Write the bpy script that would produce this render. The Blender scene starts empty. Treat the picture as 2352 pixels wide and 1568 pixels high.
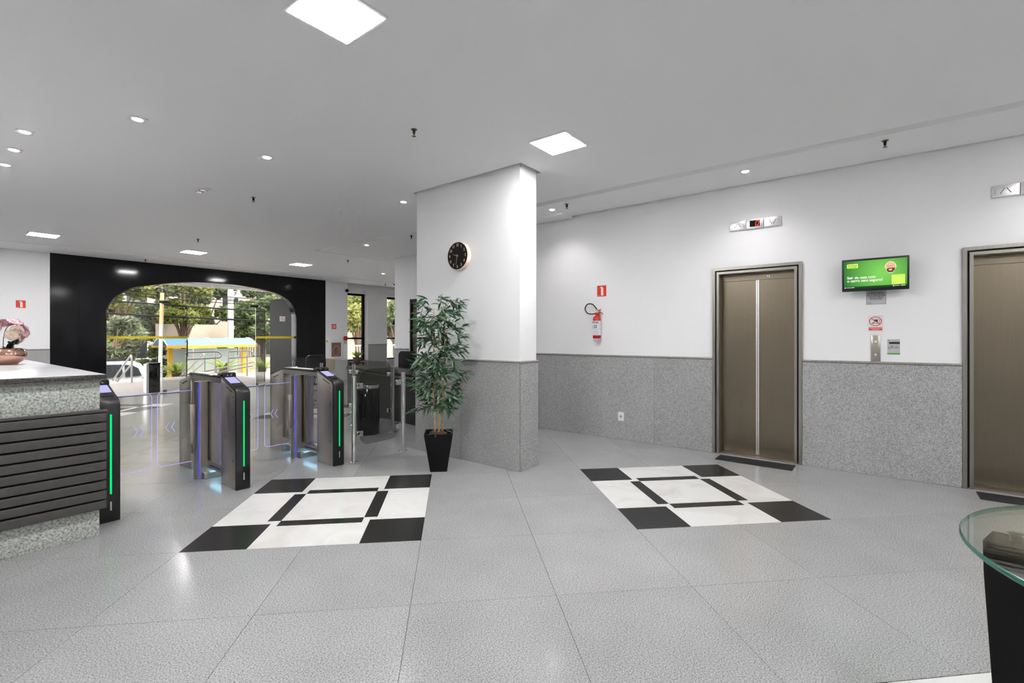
import bpy, bmesh, math, random
from mathutils import Vector, Matrix
from math import sin, cos, pi, radians, sqrt
random.seed(7)
S = bpy.context.scene
COL = S.collection

# ------------------------------------------------------------------ camera, world, exposure
cam_d = bpy.data.cameras.new('camera'); cam = bpy.data.objects.new('camera', cam_d); COL.objects.link(cam)
cam_d.sensor_width = 36.0; cam_d.lens = 1097.0 / 2352.0 * 36.0
cam_d.shift_y = -10.0 / 2352.0; cam_d.clip_start = 0.05; cam_d.clip_end = 300
cam.location = (0, 0, 1.35); cam.rotation_euler = (radians(90), 0, radians(-51.94))
S.camera = cam
S.view_settings.view_transform = 'Standard'; S.view_settings.look = 'None'
S.view_settings.gamma = 1.0; S.view_settings.use_curve_mapping = False
S.view_settings.exposure = 0.28
S.cycles.transparent_max_bounces = 16
S.cycles.use_adaptive_sampling = True; S.cycles.adaptive_threshold = 0.12; S.cycles.adaptive_min_samples = 16; S.cycles.caustics_reflective = False; S.cycles.caustics_refractive = False
S.cycles.max_bounces = 6; S.cycles.diffuse_bounces = 5; S.cycles.glossy_bounces = 3; S.cycles.transmission_bounces = 4
S.cycles.sample_clamp_indirect = 10.0
W = bpy.data.worlds.new('world'); S.world = W; W.use_nodes = True
wn = W.node_tree; wn.nodes.clear()
wo = wn.nodes.new('ShaderNodeOutputWorld'); wb = wn.nodes.new('ShaderNodeBackground')
wsky = wn.nodes.new('ShaderNodeTexSky'); wsky.sky_type = 'HOSEK_WILKIE'; wsky.turbidity = 8.0; wsky.ground_albedo = 0.4
wsky.sun_direction = (0.35, -0.45, 0.82)
wm = wn.nodes.new('ShaderNodeMix'); wm.data_type = 'RGBA'; wm.inputs[0].default_value = 0.75
wm.inputs[7].default_value = (1.0, 0.99, 0.97, 1)
wn.links.new(wsky.outputs[0], wm.inputs[6]); wn.links.new(wm.outputs[2], wb.inputs[0])
wb.inputs[1].default_value = 4.2
wn.links.new(wb.outputs[0], wo.inputs[0])
sun_d = bpy.data.lights.new('sun', 'SUN'); sun = bpy.data.objects.new('sun', sun_d); COL.objects.link(sun)
sun_d.energy = 2.2; sun_d.angle = radians(12); sun_d.color = (1, 0.95, 0.86)
sun.rotation_euler = (radians(38), 0, radians(35))
PANEL = 92.0      # radiance of the ceiling light panels
SPOT = 38.0       # watts of each recessed downlight

# ------------------------------------------------------------------ materials
MATS = {}
def nodes(name):
    m = bpy.data.materials.new(name); m.use_nodes = True
    nt = m.node_tree; b = nt.nodes.get('Principled BSDF')
    MATS[name] = m
    return m, nt, b
def pm(name, col, rough=0.5, metal=0.0, spec=0.5, emit=None, es=0.0, coat=0.0, var=0.0, vs=6.0, bump=0.0, bs=60.0):
    m, nt, b = nodes(name)
    b.inputs['Base Color'].default_value = (*col, 1); b.inputs['Roughness'].default_value = rough
    b.inputs['Metallic'].default_value = metal; b.inputs['Specular IOR Level'].default_value = spec
    b.inputs['Coat Weight'].default_value = coat; b.inputs['Coat Roughness'].default_value = 0.05
    if emit:
        b.inputs['Emission Color'].default_value = (*emit, 1); b.inputs['Emission Strength'].default_value = es
    if var or bump:
        g = nt.nodes.new('ShaderNodeNewGeometry'); n = nt.nodes.new('ShaderNodeTexNoise')
        n.inputs['Scale'].default_value = vs; n.inputs['Detail'].default_value = 4
        nt.links.new(g.outputs['Position'], n.inputs['Vector'])
        if var:
            r = nt.nodes.new('ShaderNodeValToRGB')
            r.color_ramp.elements[0].color = (*[max(0, c * (1 - var)) for c in col], 1); r.color_ramp.elements[0].position = .3
            r.color_ramp.elements[1].color = (*[min(1, c * (1 + var)) for c in col], 1); r.color_ramp.elements[1].position = .7
            nt.links.new(n.outputs[0], r.inputs[0]); nt.links.new(r.outputs[0], b.inputs['Base Color'])
        if bump:
            n2 = nt.nodes.new('ShaderNodeTexNoise'); n2.inputs['Scale'].default_value = bs
            nt.links.new(g.outputs['Position'], n2.inputs['Vector'])
            bp = nt.nodes.new('ShaderNodeBump'); bp.inputs['Strength'].default_value = bump; bp.inputs['Distance'].default_value = .002
            nt.links.new(n2.outputs[0], bp.inputs['Height']); nt.links.new(bp.outputs[0], b.inputs['Normal'])
    return m
def granite(name, dark, mid, light, scale=130.0, rough=0.22, spec=0.5, rand=0.04, cloud=0.06):
    m, nt, b = nodes(name); L = nt.links.new
    g = nt.nodes.new('ShaderNodeNewGeometry')
    n = nt.nodes.new('ShaderNodeTexNoise'); n.inputs['Scale'].default_value = scale; n.inputs['Detail'].default_value = 3; n.inputs['Roughness'].default_value = .65
    L(g.outputs['Position'], n.inputs['Vector'])
    r = nt.nodes.new('ShaderNodeValToRGB'); e = r.color_ramp.elements
    e[0].position = .33; e[0].color = (*dark, 1); e[1].position = .68; e[1].color = (*light, 1)
    k = e.new(.5); k.color = (*mid, 1)
    L(n.outputs[0], r.inputs[0])
    n2 = nt.nodes.new('ShaderNodeTexNoise'); n2.inputs['Scale'].default_value = 3.0; n2.inputs['Detail'].default_value = 5
    L(g.outputs['Position'], n2.inputs['Vector'])
    oi = nt.nodes.new('ShaderNodeObjectInfo')
    a = nt.nodes.new('ShaderNodeMath'); a.operation = 'MULTIPLY_ADD'; a.inputs[1].default_value = cloud * 4; a.inputs[2].default_value = 1 - cloud * 2 - rand
    L(n2.outputs[0], a.inputs[0])
    a2 = nt.nodes.new('ShaderNodeMath'); a2.operation = 'MULTIPLY_ADD'; a2.inputs[1].default_value = rand * 2
    L(oi.outputs['Random'], a2.inputs[0]); L(a.outputs[0], a2.inputs[2])
    mx = nt.nodes.new('ShaderNodeVectorMath'); mx.operation = 'SCALE'
    L(r.outputs[0], mx.inputs[0]); L(a2.outputs[0], mx.inputs['Scale'])
    L(mx.outputs[0], b.inputs['Base Color'])
    b.inputs['Roughness'].default_value = rough; b.inputs['Specular IOR Level'].default_value = spec
    return m
def marble(name):
    m, nt, b = nodes(name); L = nt.links.new
    g = nt.nodes.new('ShaderNodeNewGeometry')
    n = nt.nodes.new('ShaderNodeTexNoise'); n.inputs['Scale'].default_value = 2.6; n.inputs['Detail'].default_value = 8; n.inputs['Distortion'].default_value = 1.2
    L(g.outputs['Position'], n.inputs['Vector'])
    r = nt.nodes.new('ShaderNodeValToRGB'); e = r.color_ramp.elements
    e[0].position = .28; e[0].color = (.62, .605, .58, 1); e[1].position = .55; e[1].color = (.72, .715, .70, 1)
    L(n.outputs[0], r.inputs[0]); L(r.outputs[0], b.inputs['Base Color'])
    b.inputs['Roughness'].default_value = .2
    return m
def brushed(name, col, rough=.3, horizontal=False, amt=.12):
    m, nt, b = nodes(name); L = nt.links.new
    g = nt.nodes.new('ShaderNodeNewGeometry'); mp = nt.nodes.new('ShaderNodeMapping')
    mp.inputs['Scale'].default_value = (4, 4, 300) if horizontal else (300, 300, 3)
    n = nt.nodes.new('ShaderNodeTexNoise'); n.inputs['Scale'].default_value = 1.0; n.inputs['Detail'].default_value = 3
    L(g.outputs['Position'], mp.inputs[0]); L(mp.outputs[0], n.inputs['Vector'])
    r = nt.nodes.new('ShaderNodeValToRGB'); e = r.color_ramp.elements
    e[0].position = .3; e[0].color = (*[c * (1 - amt) for c in col], 1); e[1].position = .7; e[1].color = (*[min(1, c * (1 + amt)) for c in col], 1)
    L(n.outputs[0], r.inputs[0]); L(r.outputs[0], b.inputs['Base Color'])
    b.inputs['Metallic'].default_value = 1.0; b.inputs['Roughness'].default_value = rough
    return m
def glass(name, tint=(1, 1, 1), refl=.06, ior=1.45, rough=0.0):
    m, nt, b = nodes(name); L = nt.links.new
    nt.nodes.remove(b); out = nt.nodes.get('Material Output')
    t = nt.nodes.new('ShaderNodeBsdfTransparent'); t.inputs[0].default_value = (*tint, 1)
    gl = nt.nodes.new('ShaderNodeBsdfGlossy'); gl.inputs['Roughness'].default_value = rough; gl.inputs[0].default_value = (1, 1, 1, 1)
    lw = nt.nodes.new('ShaderNodeLayerWeight'); lw.inputs[0].default_value = .5
    pw_ = nt.nodes.new('ShaderNodeMath'); pw_.operation = 'POWER'; pw_.inputs[1].default_value = 5.0
    fr = nt.nodes.new('ShaderNodeMath'); fr.operation = 'MULTIPLY_ADD'; fr.inputs[1].default_value = .9; fr.inputs[2].default_value = refl * .6
    L(lw.outputs['Facing'], pw_.inputs[0]); L(pw_.outputs[0], fr.inputs[0])
    mx = nt.nodes.new('ShaderNodeMixShader')
    L(fr.outputs[0], mx.inputs[0]); L(t.outputs[0], mx.inputs[1]); L(gl.outputs[0], mx.inputs[2]); L(mx.outputs[0], out.inputs[0])
    return m
def emit(name, col, s):
    m, nt, b = nodes(name)
    b.inputs['Base Color'].default_value = (0, 0, 0, 1); b.inputs['Specular IOR Level'].default_value = 0.0
    b.inputs['Emission Color'].default_value = (*col, 1); b.inputs['Emission Strength'].default_value = s
    return m
def foliage(name, dark, light, scale=.8, trans=.25):
    m, nt, b = nodes(name); L = nt.links.new
    g = nt.nodes.new('ShaderNodeNewGeometry'); n = nt.nodes.new('ShaderNodeTexNoise'); n.inputs['Scale'].default_value = scale; n.inputs['Detail'].default_value = 5
    L(g.outputs['Position'], n.inputs['Vector'])
    r = nt.nodes.new('ShaderNodeValToRGB'); e = r.color_ramp.elements
    e[0].position = .35; e[0].color = (*dark, 1); e[1].position = .65; e[1].color = (*light, 1)
    L(n.outputs[0], r.inputs[0]); L(r.outputs[0], b.inputs['Base Color'])
    b.inputs['Roughness'].default_value = .45
    tr = nt.nodes.new('ShaderNodeBsdfTranslucent'); L(r.outputs[0], tr.inputs[0])
    mx = nt.nodes.new('ShaderNodeMixShader'); mx.inputs[0].default_value = trans
    L(b.outputs[0], mx.inputs[1]); L(tr.outputs[0], mx.inputs[2]); L(mx.outputs[0], nt.nodes.get('Material Output').inputs[0])
    return m

M_white = pm('wall_paint', (.87, .87, .875), .55, var=.015, vs=1.2)
M_ceil = pm('ceiling_paint', (.95, .95, .95), .6, var=.012, vs=.8)
M_trimw = pm('white_plastic', (.82, .82, .83), .35)
M_dark = pm('dark_gap', (.02, .02, .02), .8)
M_floor = granite('floor_granite', (.145, .145, .15), (.335, .335, .34), (.485, .485, .49), 150, .17)
M_dado = granite('dado_granite', (.19, .19, .188), (.36, .36, .357), (.53, .53, .526), 120, .3)
M_desk = granite('desk_granite', (.16, .17, .155), (.40, .42, .385), (.60, .62, .58), 75, .25)
M_cap = granite('cap_granite', (.16, .155, .14), (.27, .262, .245), (.36, .35, .33), 120, .22)
M_blackg = granite('black_granite', (.003, .003, .004), (.006, .006, .007), (.016, .016, .019), 160, .10, spec=.3, rand=.1)
M_inblack = granite('inlay_black', (.008, .008, .008), (.014, .0135, .013), (.03, .03, .029), 160, .26, spec=.2)
M_marble = marble('inlay_marble')
M_grout = pm('grout', (.10, .10, .10), .9)
M_steel = brushed('brushed_steel', (.47, .435, .38), .30)
M_steelh = brushed('brushed_steel_bright', (.80, .79, .78), .36, True)
M_bronze = brushed('lift_door_steel', (.215, .182, .135), .33, amt=.05)
M_frame = brushed('lift_frame_steel', (.33, .31, .275), .35)
M_chrome = pm('chrome', (.78, .78, .78), .12, 1.0)
M_black = pm('black_plastic', (.010, .010, .011), .32)
M_blackgl = pm('black_gloss', (.006, .006, .006), .08)
M_blackm = pm('black_matte', (.008, .008, .008), .6, spec=.2)
M_slat = pm('slat_charcoal', (.060, .056, .053), .42, var=.12, vs=25)
M_glass = glass('clear_glass')
M_glassd = glass('smoked_glass', (.74, .75, .74), refl=.035)
M_glasst = glass('table_glass', (.93, .97, .95), ior=1.5)
M_gedge = pm('glass_edge', (.02, .15, .105), .15, spec=.8)
M_gedgew = pm('glass_edge_pale', (.75, .85, .80), .2)
M_panel = emit('panel_light', (1.0, .985, .985), PANEL)
M_lens = emit('downlight_lens', (1.0, .98, 1.0), 40)
M_green = emit('green_led', (.0, 1.0, .16), 1.15)
M_blue = emit('blue_led', (.08, .08, .90), .75)
M_violet = emit('violet_led', (.45, .38, 1.0), 1.0)
M_screenl = emit('screen_lilac', (.50, .48, .82), .95)
M_redled = emit('red_led', (1.0, .05, .03), 2.2)
M_red = pm('red_enamel', (.55, .018, .012), .25)
M_redsign = pm('red_sign', (.75, .05, .025), .45)
M_wsign = pm('photolum_white', (.80, .80, .72), .5)
M_label = pm('white_label', (.78, .78, .78), .45)
M_ink = pm('black_ink', (.02, .02, .02), .6)
M_bluei = pm('blue_ink', (.07, .20, .45), .6)
M_yellow = pm('yellow', (.80, .55, .02), .45)
M_ystripe = pm('yellow_stripe', (.72, .60, .01), .5)
M_grnsign = pm('green_ink', (.08, .40, .06), .5)
M_grey = pm('grey_paper', (.50, .50, .50), .6)
M_mat = pm('rubber_mat', (.012, .012, .014), .75, var=.3, vs=180)
M_wood = pm('pale_wood', (.82, .70, .58), .5, var=.08, vs=20)
M_copper = pm('rose_copper', (.62, .36, .28), .14, .9)
M_hose = pm('hose_rubber', (.02, .02, .024), .4)

# ------------------------------------------------------------------ mesh helpers
class MB:
    def __init__(s): s.v = []; s.f = []; s.m = []
    def add(s, vs, fs, m=0):
        o = len(s.v); s.v += [tuple(v) for v in vs]
        for f in fs: s.f.append([o + i for i in f]); s.m.append(m)
        return s
    def box(s, x0, x1, y0, y1, z0, z1, m=0):
        return s.add([(x0, y0, z0), (x1, y0, z0), (x1, y1, z0), (x0, y1, z0), (x0, y0, z1), (x1, y0, z1), (x1, y1, z1), (x0, y1, z1)],
                     [(0, 3, 2, 1), (4, 5, 6, 7), (0, 1, 5, 4), (1, 2, 6, 5), (2, 3, 7, 6), (3, 0, 4, 7)], m)
    def prism(s, poly, axis, a, b, m=0):
        """poly: 2d list; axis 'x': (y,z), 'y': (x,z), 'z': (x,y); extruded from a to b"""
        def P(p, t): return {'x': (t, p[0], p[1]), 'y': (p[0], t, p[1]), 'z': (p[0], p[1], t)}[axis]
        n = len(poly)
        ar = sum(poly[i][0] * poly[(i + 1) % n][1] - poly[(i + 1) % n][0] * poly[i][1] for i in range(n))
        if (ar < 0) != (axis == 'y'): poly = poly[::-1]
        vs = [P(p, a) for p in poly] + [P(p, b) for p in poly]
        fs = [tuple(range(n))[::-1], tuple(range(n, 2 * n))] + [(i, (i + 1) % n, n + (i + 1) % n, n + i) for i in range(n)]
        if b < a: fs = [f[::-1] for f in fs]
        return s.add(vs, fs, m)
    def lathe(s, prof, n=24, c=(0, 0, 0), m=0, caps=True):
        vs = []; fs = []
        for r, z in prof:
            for i in range(n): vs.append((c[0] + r * cos(2 * pi * i / n), c[1] + r * sin(2 * pi * i / n), c[2] + z))
        for j in range(len(prof) - 1):
            for i in range(n):
                k = (i + 1) % n; fs.append((j * n + i, j * n + k, (j + 1) * n + k, (j + 1) * n + i))
        if caps:
            fs.append(tuple(range(n))[::-1]); fs.append(tuple(range((len(prof) - 1) * n, len(prof) * n)))
        return s.add(vs, fs, m)
    def tube(s, path, r, n=8, m=0, caps=True):
        pts = [Vector(p) for p in path]; rs = r if isinstance(r, (list, tuple)) else [r] * len(pts)
        vs = []; fs = []; up = None
        for i, p in enumerate(pts):
            d = (pts[min(i + 1, len(pts) - 1)] - pts[max(i - 1, 0)]).normalized()
            if up is None:
                up = Vector((0, 0, 1)) if abs(d.z) < .9 else Vector((1, 0, 0))
            x = d.cross(up).normalized(); up = x.cross(d).normalized()
            for k in range(n):
                a = 2 * pi * k / n; vs.append(p + (x * cos(a) + up * sin(a)) * rs[i])
        for i in range(len(pts) - 1):
            for k in range(n):
                q = (k + 1) % n; fs.append((i * n + k, i * n + q, (i + 1) * n + q, (i + 1) * n + k))
        if caps: fs.append(tuple(range(n))[::-1]); fs.append(tuple(range((len(pts) - 1) * n, len(pts) * n)))
        return s.add(vs, fs, m)
    def disc(s, c, r, axis='y', h=.002, n=28, m=0, ry=None):
        ry = ry or r
        return s.prism([({'y': c[0], 'x': c[1], 'z': c[0]}[axis] + r * cos(2 * pi * i / n), {'y': c[2], 'x': c[2], 'z': c[1]}[axis] + ry * sin(2 * pi * i / n)) for i in range(n)],
                       axis, {'y': c[1], 'x': c[0], 'z': c[2]}[axis], {'y': c[1], 'x': c[0], 'z': c[2]}[axis] + h, m)
    def mesh(s, name, mats, bevel=0, seg=2, smooth=None):
        me = bpy.data.meshes.new(name); me.from_pydata(s.v, [], s.f)
        for mt in (mats if isinstance(mats, (list, tuple)) else [mats]): me.materials.append(mt)
        me.polygons.foreach_set('material_index', s.m)
        if bevel or True:
            bm = bmesh.new(); bm.from_mesh(me)
            bmesh.ops.recalc_face_normals(bm, faces=bm.faces[:]) if len(bm.faces) < 4000 else None
            if bevel: bmesh.ops.bevel(bm, geom=[e for e in bm.edges if len(e.link_faces) == 2 and e.calc_face_angle(0) > .6], offset=bevel, segments=seg, profile=.5, affect='EDGES', clamp_overlap=True)
            bm.to_mesh(me); bm.free()
        if smooth or bevel:
            me.polygons.foreach_set('use_smooth', [True] * len(me.polygons)); me.set_sharp_from_angle(angle=radians(smooth or 40))
        me.update(); return me
    def build(s, name, mats, parent=None, loc=(0, 0, 0), rz=0, bevel=0, seg=2, smooth=None):
        return obj(name, s.mesh(name, mats, bevel, seg, smooth), parent, loc, rz)
def obj(name, me, parent=None, loc=(0, 0, 0), rz=0):
    o = bpy.data.objects.new(name, me); COL.objects.link(o); o.location = loc; o.rotation_euler = (0, 0, rz)
    if parent: o.parent = parent
    return o
def tag(o, label=None, cat=None, group=None, kind=None):
    if label: o['label'] = label
    if cat: o['category'] = cat
    if group: o['group'] = group
    if kind: o['kind'] = kind
    return o
def thing(name, label, cat, loc=(0, 0, 0), rz=0, group=None):
    o = obj(name, None, None, loc, rz); o.empty_display_size = .1
    return tag(o, label, cat, group)
def struct(o): o['kind'] = 'structure'; return o
def copy_tree(o, parent=None):
    c = o.copy(); COL.objects.link(c); c.parent = parent
    for ch in list(o.children): copy_tree(ch, c)
    return c
def text(name, body, size, mat, parent, loc, ext=.0006, align='CENTER', rot=(pi / 2, 0, 0), sx=1.0, space=1.0, line=1.0, bold=0.0):
    cu = bpy.data.curves.new(name, 'FONT'); cu.body = body; cu.size = size; cu.extrude = ext
    cu.align_x = align; cu.align_y = 'CENTER'; cu.space_character = space; cu.space_line = line; cu.resolution_u = 3; cu.offset = bold
    to = bpy.data.objects.new(name, cu); COL.objects.link(to)
    dg = bpy.context.evaluated_depsgraph_get(); dg.update()
    me = bpy.data.meshes.new_from_object(to.evaluated_get(dg)); bpy.data.objects.remove(to)
    me.materials.clear(); me.materials.append(mat)
    o = obj(name, me, parent, loc); o.rotation_euler = rot; o.scale = (sx, 1, 1)
    return o
def box(name, x0, x1, y0, y1, z0, z1, mat, parent=None, bevel=0, **k):
    """a box whose origin sits at its base centre"""
    cx, cy = (x0 + x1) / 2, (y0 + y1) / 2
    return MB().box(x0 - cx, x1 - cx, y0 - cy, y1 - cy, 0, z1 - z0).build(name, mat, parent, (cx, cy, z0), 0, bevel, **k)
def rrect(x0, x1, z0, z1, r, n=5, corners=(1, 1, 1, 1)):
    """rounded rectangle outline, corners: bottom-left, bottom-right, top-right, top-left"""
    P = []
    for (cx, cz, a0, on, px, pz) in ((x0 + r, z0 + r, pi, corners[0], x0, z0), (x1 - r, z0 + r, 1.5 * pi, corners[1], x1, z0), (x1 - r, z1 - r, 0, corners[2], x1, z1), (x0 + r, z1 - r, .5 * pi, corners[3], x0, z1)):
        if on:
            for i in range(n + 1): a = a0 + pi / 2 * i / n; P.append((cx + r * cos(a), cz + r * sin(a)))
        else: P.append((px, pz))
    return P

# ------------------------------------------------------------------ the setting: floor
CEIL = 3.08; SOF = 3.066; XR = 5.87; YB = 13.4
c45 = sqrt(.5)
def G(s, t): return ((s + t) * c45, (s - t) * c45)
floor = box('floor', -3.6, 11.8, -4.2, 13.8, -.08, -.012, M_grout); struct(floor)
fo = Vector(floor.location)
PT, PS, T0, S0 = .7485, .7725, -.217, 3.225
INL = [(3.225, -1.713, 0), (3.225, 1.28, 0), (0.135, 1.28, 0), (8.35, -3.3, 0), (8.95, -7.15, 1), (0.135, -1.713, 0)]
IW, IH = 1.497, 1.545
def clip(poly, rect):
    def cut(P, k, lim, sgn):
        out = []
        for i in range(len(P)):
            a, b = P[i], P[(i + 1) % len(P)]
            ia, ib = (a[k] - lim) * sgn >= 0, (b[k] - lim) * sgn >= 0
            if ia: out.append(a)
            if ia != ib:
                t = (lim - a[k]) / (b[k] - a[k]); out.append((a[0] + (b[0] - a[0]) * t, a[1] + (b[1] - a[1]) * t))
        return out
    for k, lim, sgn in ((0, rect[0], 1), (0, rect[1], -1), (1, rect[2], 1), (1, rect[3], -1)):
        if len(poly) < 3: return []
        poly = cut(poly, k, lim, sgn)
    return poly
RECTS = [(-3.5, 6.0, -4.0, 8.5), (-3.5, 11.6, 8.5, 13.62)]
tile_n = 0; rest = MB(); tcache = {}
def view_ok(x, y):
    w = x * .7874 + y * .6164; u = x * .6164 - y * .7874
    return w > .8 and abs(u / w) < 1.25
def tile(s0, s1, t0, t1, mat, name='tile', gap=.0011):
    global tile_n
    for rc in RECTS:
        q = [G(s0 + gap, t0 + gap), G(s1 - gap, t0 + gap), G(s1 - gap, t1 - gap), G(s0 + gap, t1 - gap)]
        p = clip(q, rc)
        if len(p) < 3: continue
        cx = sum(a[0] for a in p) / len(p); cy = sum(a[1] for a in p) / len(p)
        if mat is M_floor and (not view_ok(cx, cy) or tile_n > 270 or (cx > 6 and cy < 12) or cx > 9.2):
            rest.prism(p, 'z', -.012, 0); continue
        tile_n += 1
        whole = len(p) == 4 and rc[0] + .01 < min(a[0] for a in p) and max(a[0] for a in p) < rc[1] - .01 and rc[2] + .01 < min(a[1] for a in p) and max(a[1] for a in p) < rc[3] - .01
        key = (round(s1 - s0, 3), round(t1 - t0, 3), mat.name) if whole else None
        if key in tcache and key: me = tcache[key]
        else:
            me = MB().prism([(a[0] - cx, a[1] - cy) for a in p], 'z', -.012, 0).mesh(name, mat)
            if key: tcache[key] = me
        obj(name, me, floor, (cx - fo.x, cy - fo.y, -fo.z))
def in_inlay(s, t):
    return any(i[0] - .02 < s < i[0] + IH + .02 and i[1] - .02 < t < i[1] + IW + .02 for i in INL)
for i in range(-14, 22):
    for j in range(-20, 20):
        s0 = S0 + i * PS; t0 = T0 + j * PT
        if in_inlay(s0 + PS / 2, t0 + PT / 2) and s0 < 6: continue
        pieces = [(s0, s0 + PS, t0, t0 + PT)]
        for il in INL[3:5]:                                    # far inlays lie off the grid: cut the plain tiles around them
            new = []
            for a0, a1, b0, b1 in pieces:
                c0, c1, d0, d1 = il[0], il[0] + IH, il[1], il[1] + IW
                if a1 <= c0 or a0 >= c1 or b1 <= d0 or b0 >= d1: new.append((a0, a1, b0, b1)); continue
                if a0 < c0: new.append((a0, c0, b0, b1))
                if a1 > c1: new.append((c1, a1, b0, b1))
                m0, m1 = max(a0, c0), min(a1, c1)
                if b0 < d0: new.append((m0, m1, b0, d0))
                if b1 > d1: new.append((m0, m1, d1, b1))
            pieces = new
        for p in pieces:
            if p[1] - p[0] > .01 and p[3] - p[2] > .01: tile(*p, M_floor)
for s0, t0, inv in INL:
    A, B = (M_inblack, M_marble) if not inv else (M_marble, M_inblack)
    k = IH / 1.5; K = lambda v: v * k
    a, r0, r1 = .40, .355, .452; q = 1.497
    def it(sa, sb, ta, tb, m, n): tile(s0 + K(sa), s0 + K(sb), t0 + ta, t0 + tb, m, n, .0007)
    for u in (0, 1):
        for v in (0, 1): it(*((0, a) if not u else (q - a, q)), *((0, a) if not v else (q - a, q)), A, 'inlay_square')
    it(a, q - a, 0, r0, B, 'inlay_slab'); it(a, q - a, q - r0, q, B, 'inlay_slab')
    it(0, r0, a, q - a, B, 'inlay_slab'); it(q - r0, q, a, q - a, B, 'inlay_slab')
    it(r1, q - r1, r1, q - r1, B, 'inlay_slab')
    it(r0, r1, r1, q - r1, A, 'inlay_bar'); it(q - r1, q - r0, r1, q - r1, A, 'inlay_bar')
    it(r1, q - r1, r0, r1, A, 'inlay_bar'); it(r1, q - r1, q - r1, q - r0, A, 'inlay_bar')
    for sa, sb in ((r0, r1), (q - r1, q - r0)):
        for ta, tb in ((r0, r1), (q - r1, q - r0)):
            s_lo = sa < .6; t_lo = ta < .6
            # white corner, cut where the black square overlaps it
            sm = (a, r1) if s_lo else (q - r1, q - a); tm = (a, r1) if t_lo else (q - r1, q - a)
            it(*sm, *((r0, a) if t_lo else (q - a, q - r0)), B, 'inlay_corner')
            it(*((r0, a) if s_lo else (q - a, q - r0)), *tm, B, 'inlay_corner')
            it(*sm, *tm, B, 'inlay_corner')
ro = rest.build('tile_field', M_floor, floor, (-fo.x, -fo.y, -fo.z)); ro['kind'] = 'stuff'

# ------------------------------------------------------------------ ceiling
cl = MB()
def csl(x0, x1, y0, y1, z, t=.04): cl.box(x0, x1, y0, y1, z, z + t)
hx0, hx1, hy0, hy1 = 3.785, 4.15, 2.855, 4.485
csl(-3.5, hx0, -4, 12.4, CEIL); csl(hx0, 5.06, -4, hy0, CEIL); csl(hx0, 5.06, hy1, 12.4, CEIL); csl(hx1, 5.06, hy0, hy1, CEIL)
csl(5.06, 11.5, 8.99, 12.4, CEIL)
csl(5.15, XR - .02, -4, 4.9, SOF, .06); csl(5.15, 6.61, 4.9, 8.42, SOF, .06); csl(5.15, 11.5, 8.42, 8.90, SOF, .06)
csl(-3.5, 11.5, 12.401, 13.38, 3.065, .06)
cl.box(5.05, 5.16, -4, 9.0, CEIL + .045, CEIL + .06); cl.box(5.16, 11.5, 8.89, 9.0, CEIL + .045, CEIL + .06)     # bottoms of the recessed grooves
ceil = cl.build('ceiling', M_ceil); struct(ceil)
box('slab', -3.7, 11.9, -4.3, 14.0, 3.32, 3.42, M_grey, None); struct(bpy.data.objects['slab']); bpy.data.objects['slab'].name = 'ceiling_slab'
bpy.data.objects['ceiling_slab'].parent = ceil
hatch = MB().box(5.58, XR - .012, 3.50, 4.88, SOF - .03, SOF)
struct(hatch.build('trim_1', M_ceil))

# ------------------------------------------------------------------ walls
def rail(name, parent, pts, r=.012, mat=M_cap):
    """half-round stone moulding"""
    return MB().tube(pts, r, 10).build(name, mat, parent, smooth=50)
TOPZ = 3.31
L1 = (.697, 1.60); L2 = (-1.45, -.54); LH = 2.15
wr = MB()
for y0, y1, z0 in ((L1[1], 4.9, 0), (L2[1], L1[0], 0), (-4.0, L2[0], 0), (L1[0], L1[1], LH), (L2[0], L2[1], LH)):
    wr.box(XR, XR + .25, y0, y1, z0, TOPZ)
wall_right = struct(wr.build('wall_right', M_white))
DZ = 1.088
def dado_x(x, y0, y1, parent, th=.016):
    b = MB().box(-th, 0, -(y1 - y0) / 2 + .0008, (y1 - y0) / 2 - .0008, .001, DZ).build('dado_panel', M_dado, parent, (x, (y0 + y1) / 2, 0), bevel=.0012, seg=1)
    return b
for y0, y1 in ((4.05, 4.88), (3.769, 4.05), (3.041, 3.769), (2.304, 3.041), (L1[1], 2.304), (L2[1], L1[0]), (-2.3, L2[0]), (-3.98, -2.3)):
    dado_x(XR, y0, y1, wall_right)
for y0, y1 in ((L1[1], 4.88), (L2[1], L1[0]), (-3.98, L2[0])):
    rail('dado_moulding', wall_right, [(XR - .014, y0 + .002, DZ + .012), (XR - .014, y1 - .002, DZ + .012)], .0125)

def wally(x0, x1, y, name, th=.2, z0=0):
    return struct(MB().box(x0, x1, y, y + th, z0, TOPZ).build(name, M_white))
def dado_y(y, x0, x1, parent, th=.016, z=DZ):
    return MB().box(-(x1 - x0) / 2 + .0008, (x1 - x0) / 2 - .0008, -th, 0, .001, z).build('dado_panel', M_dado, parent, ((x0 + x1) / 2, y, 0), bevel=.0012, seg=1)
wl = wally(-3.5, 1.855, YB, 'wall_left_front')
for a, b in ((.9, 1.85), (-.1, .9), (-1.1, -.1), (-3.5, -1.1)): dado_y(YB, a, b, wl)
rail('dado_moulding', wl, [(-3.5, YB - .014, DZ + .012), (1.85, YB - .014, DZ + .012)], .0125)
struct(MB().box(-3.7, -3.5, -4.2, 13.6, 0, TOPZ).build('wall_left', M_white))
struct(MB().box(-3.5, 6.1, -4.2, -4.0, 0, TOPZ).build('wall_back', M_white))
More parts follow.
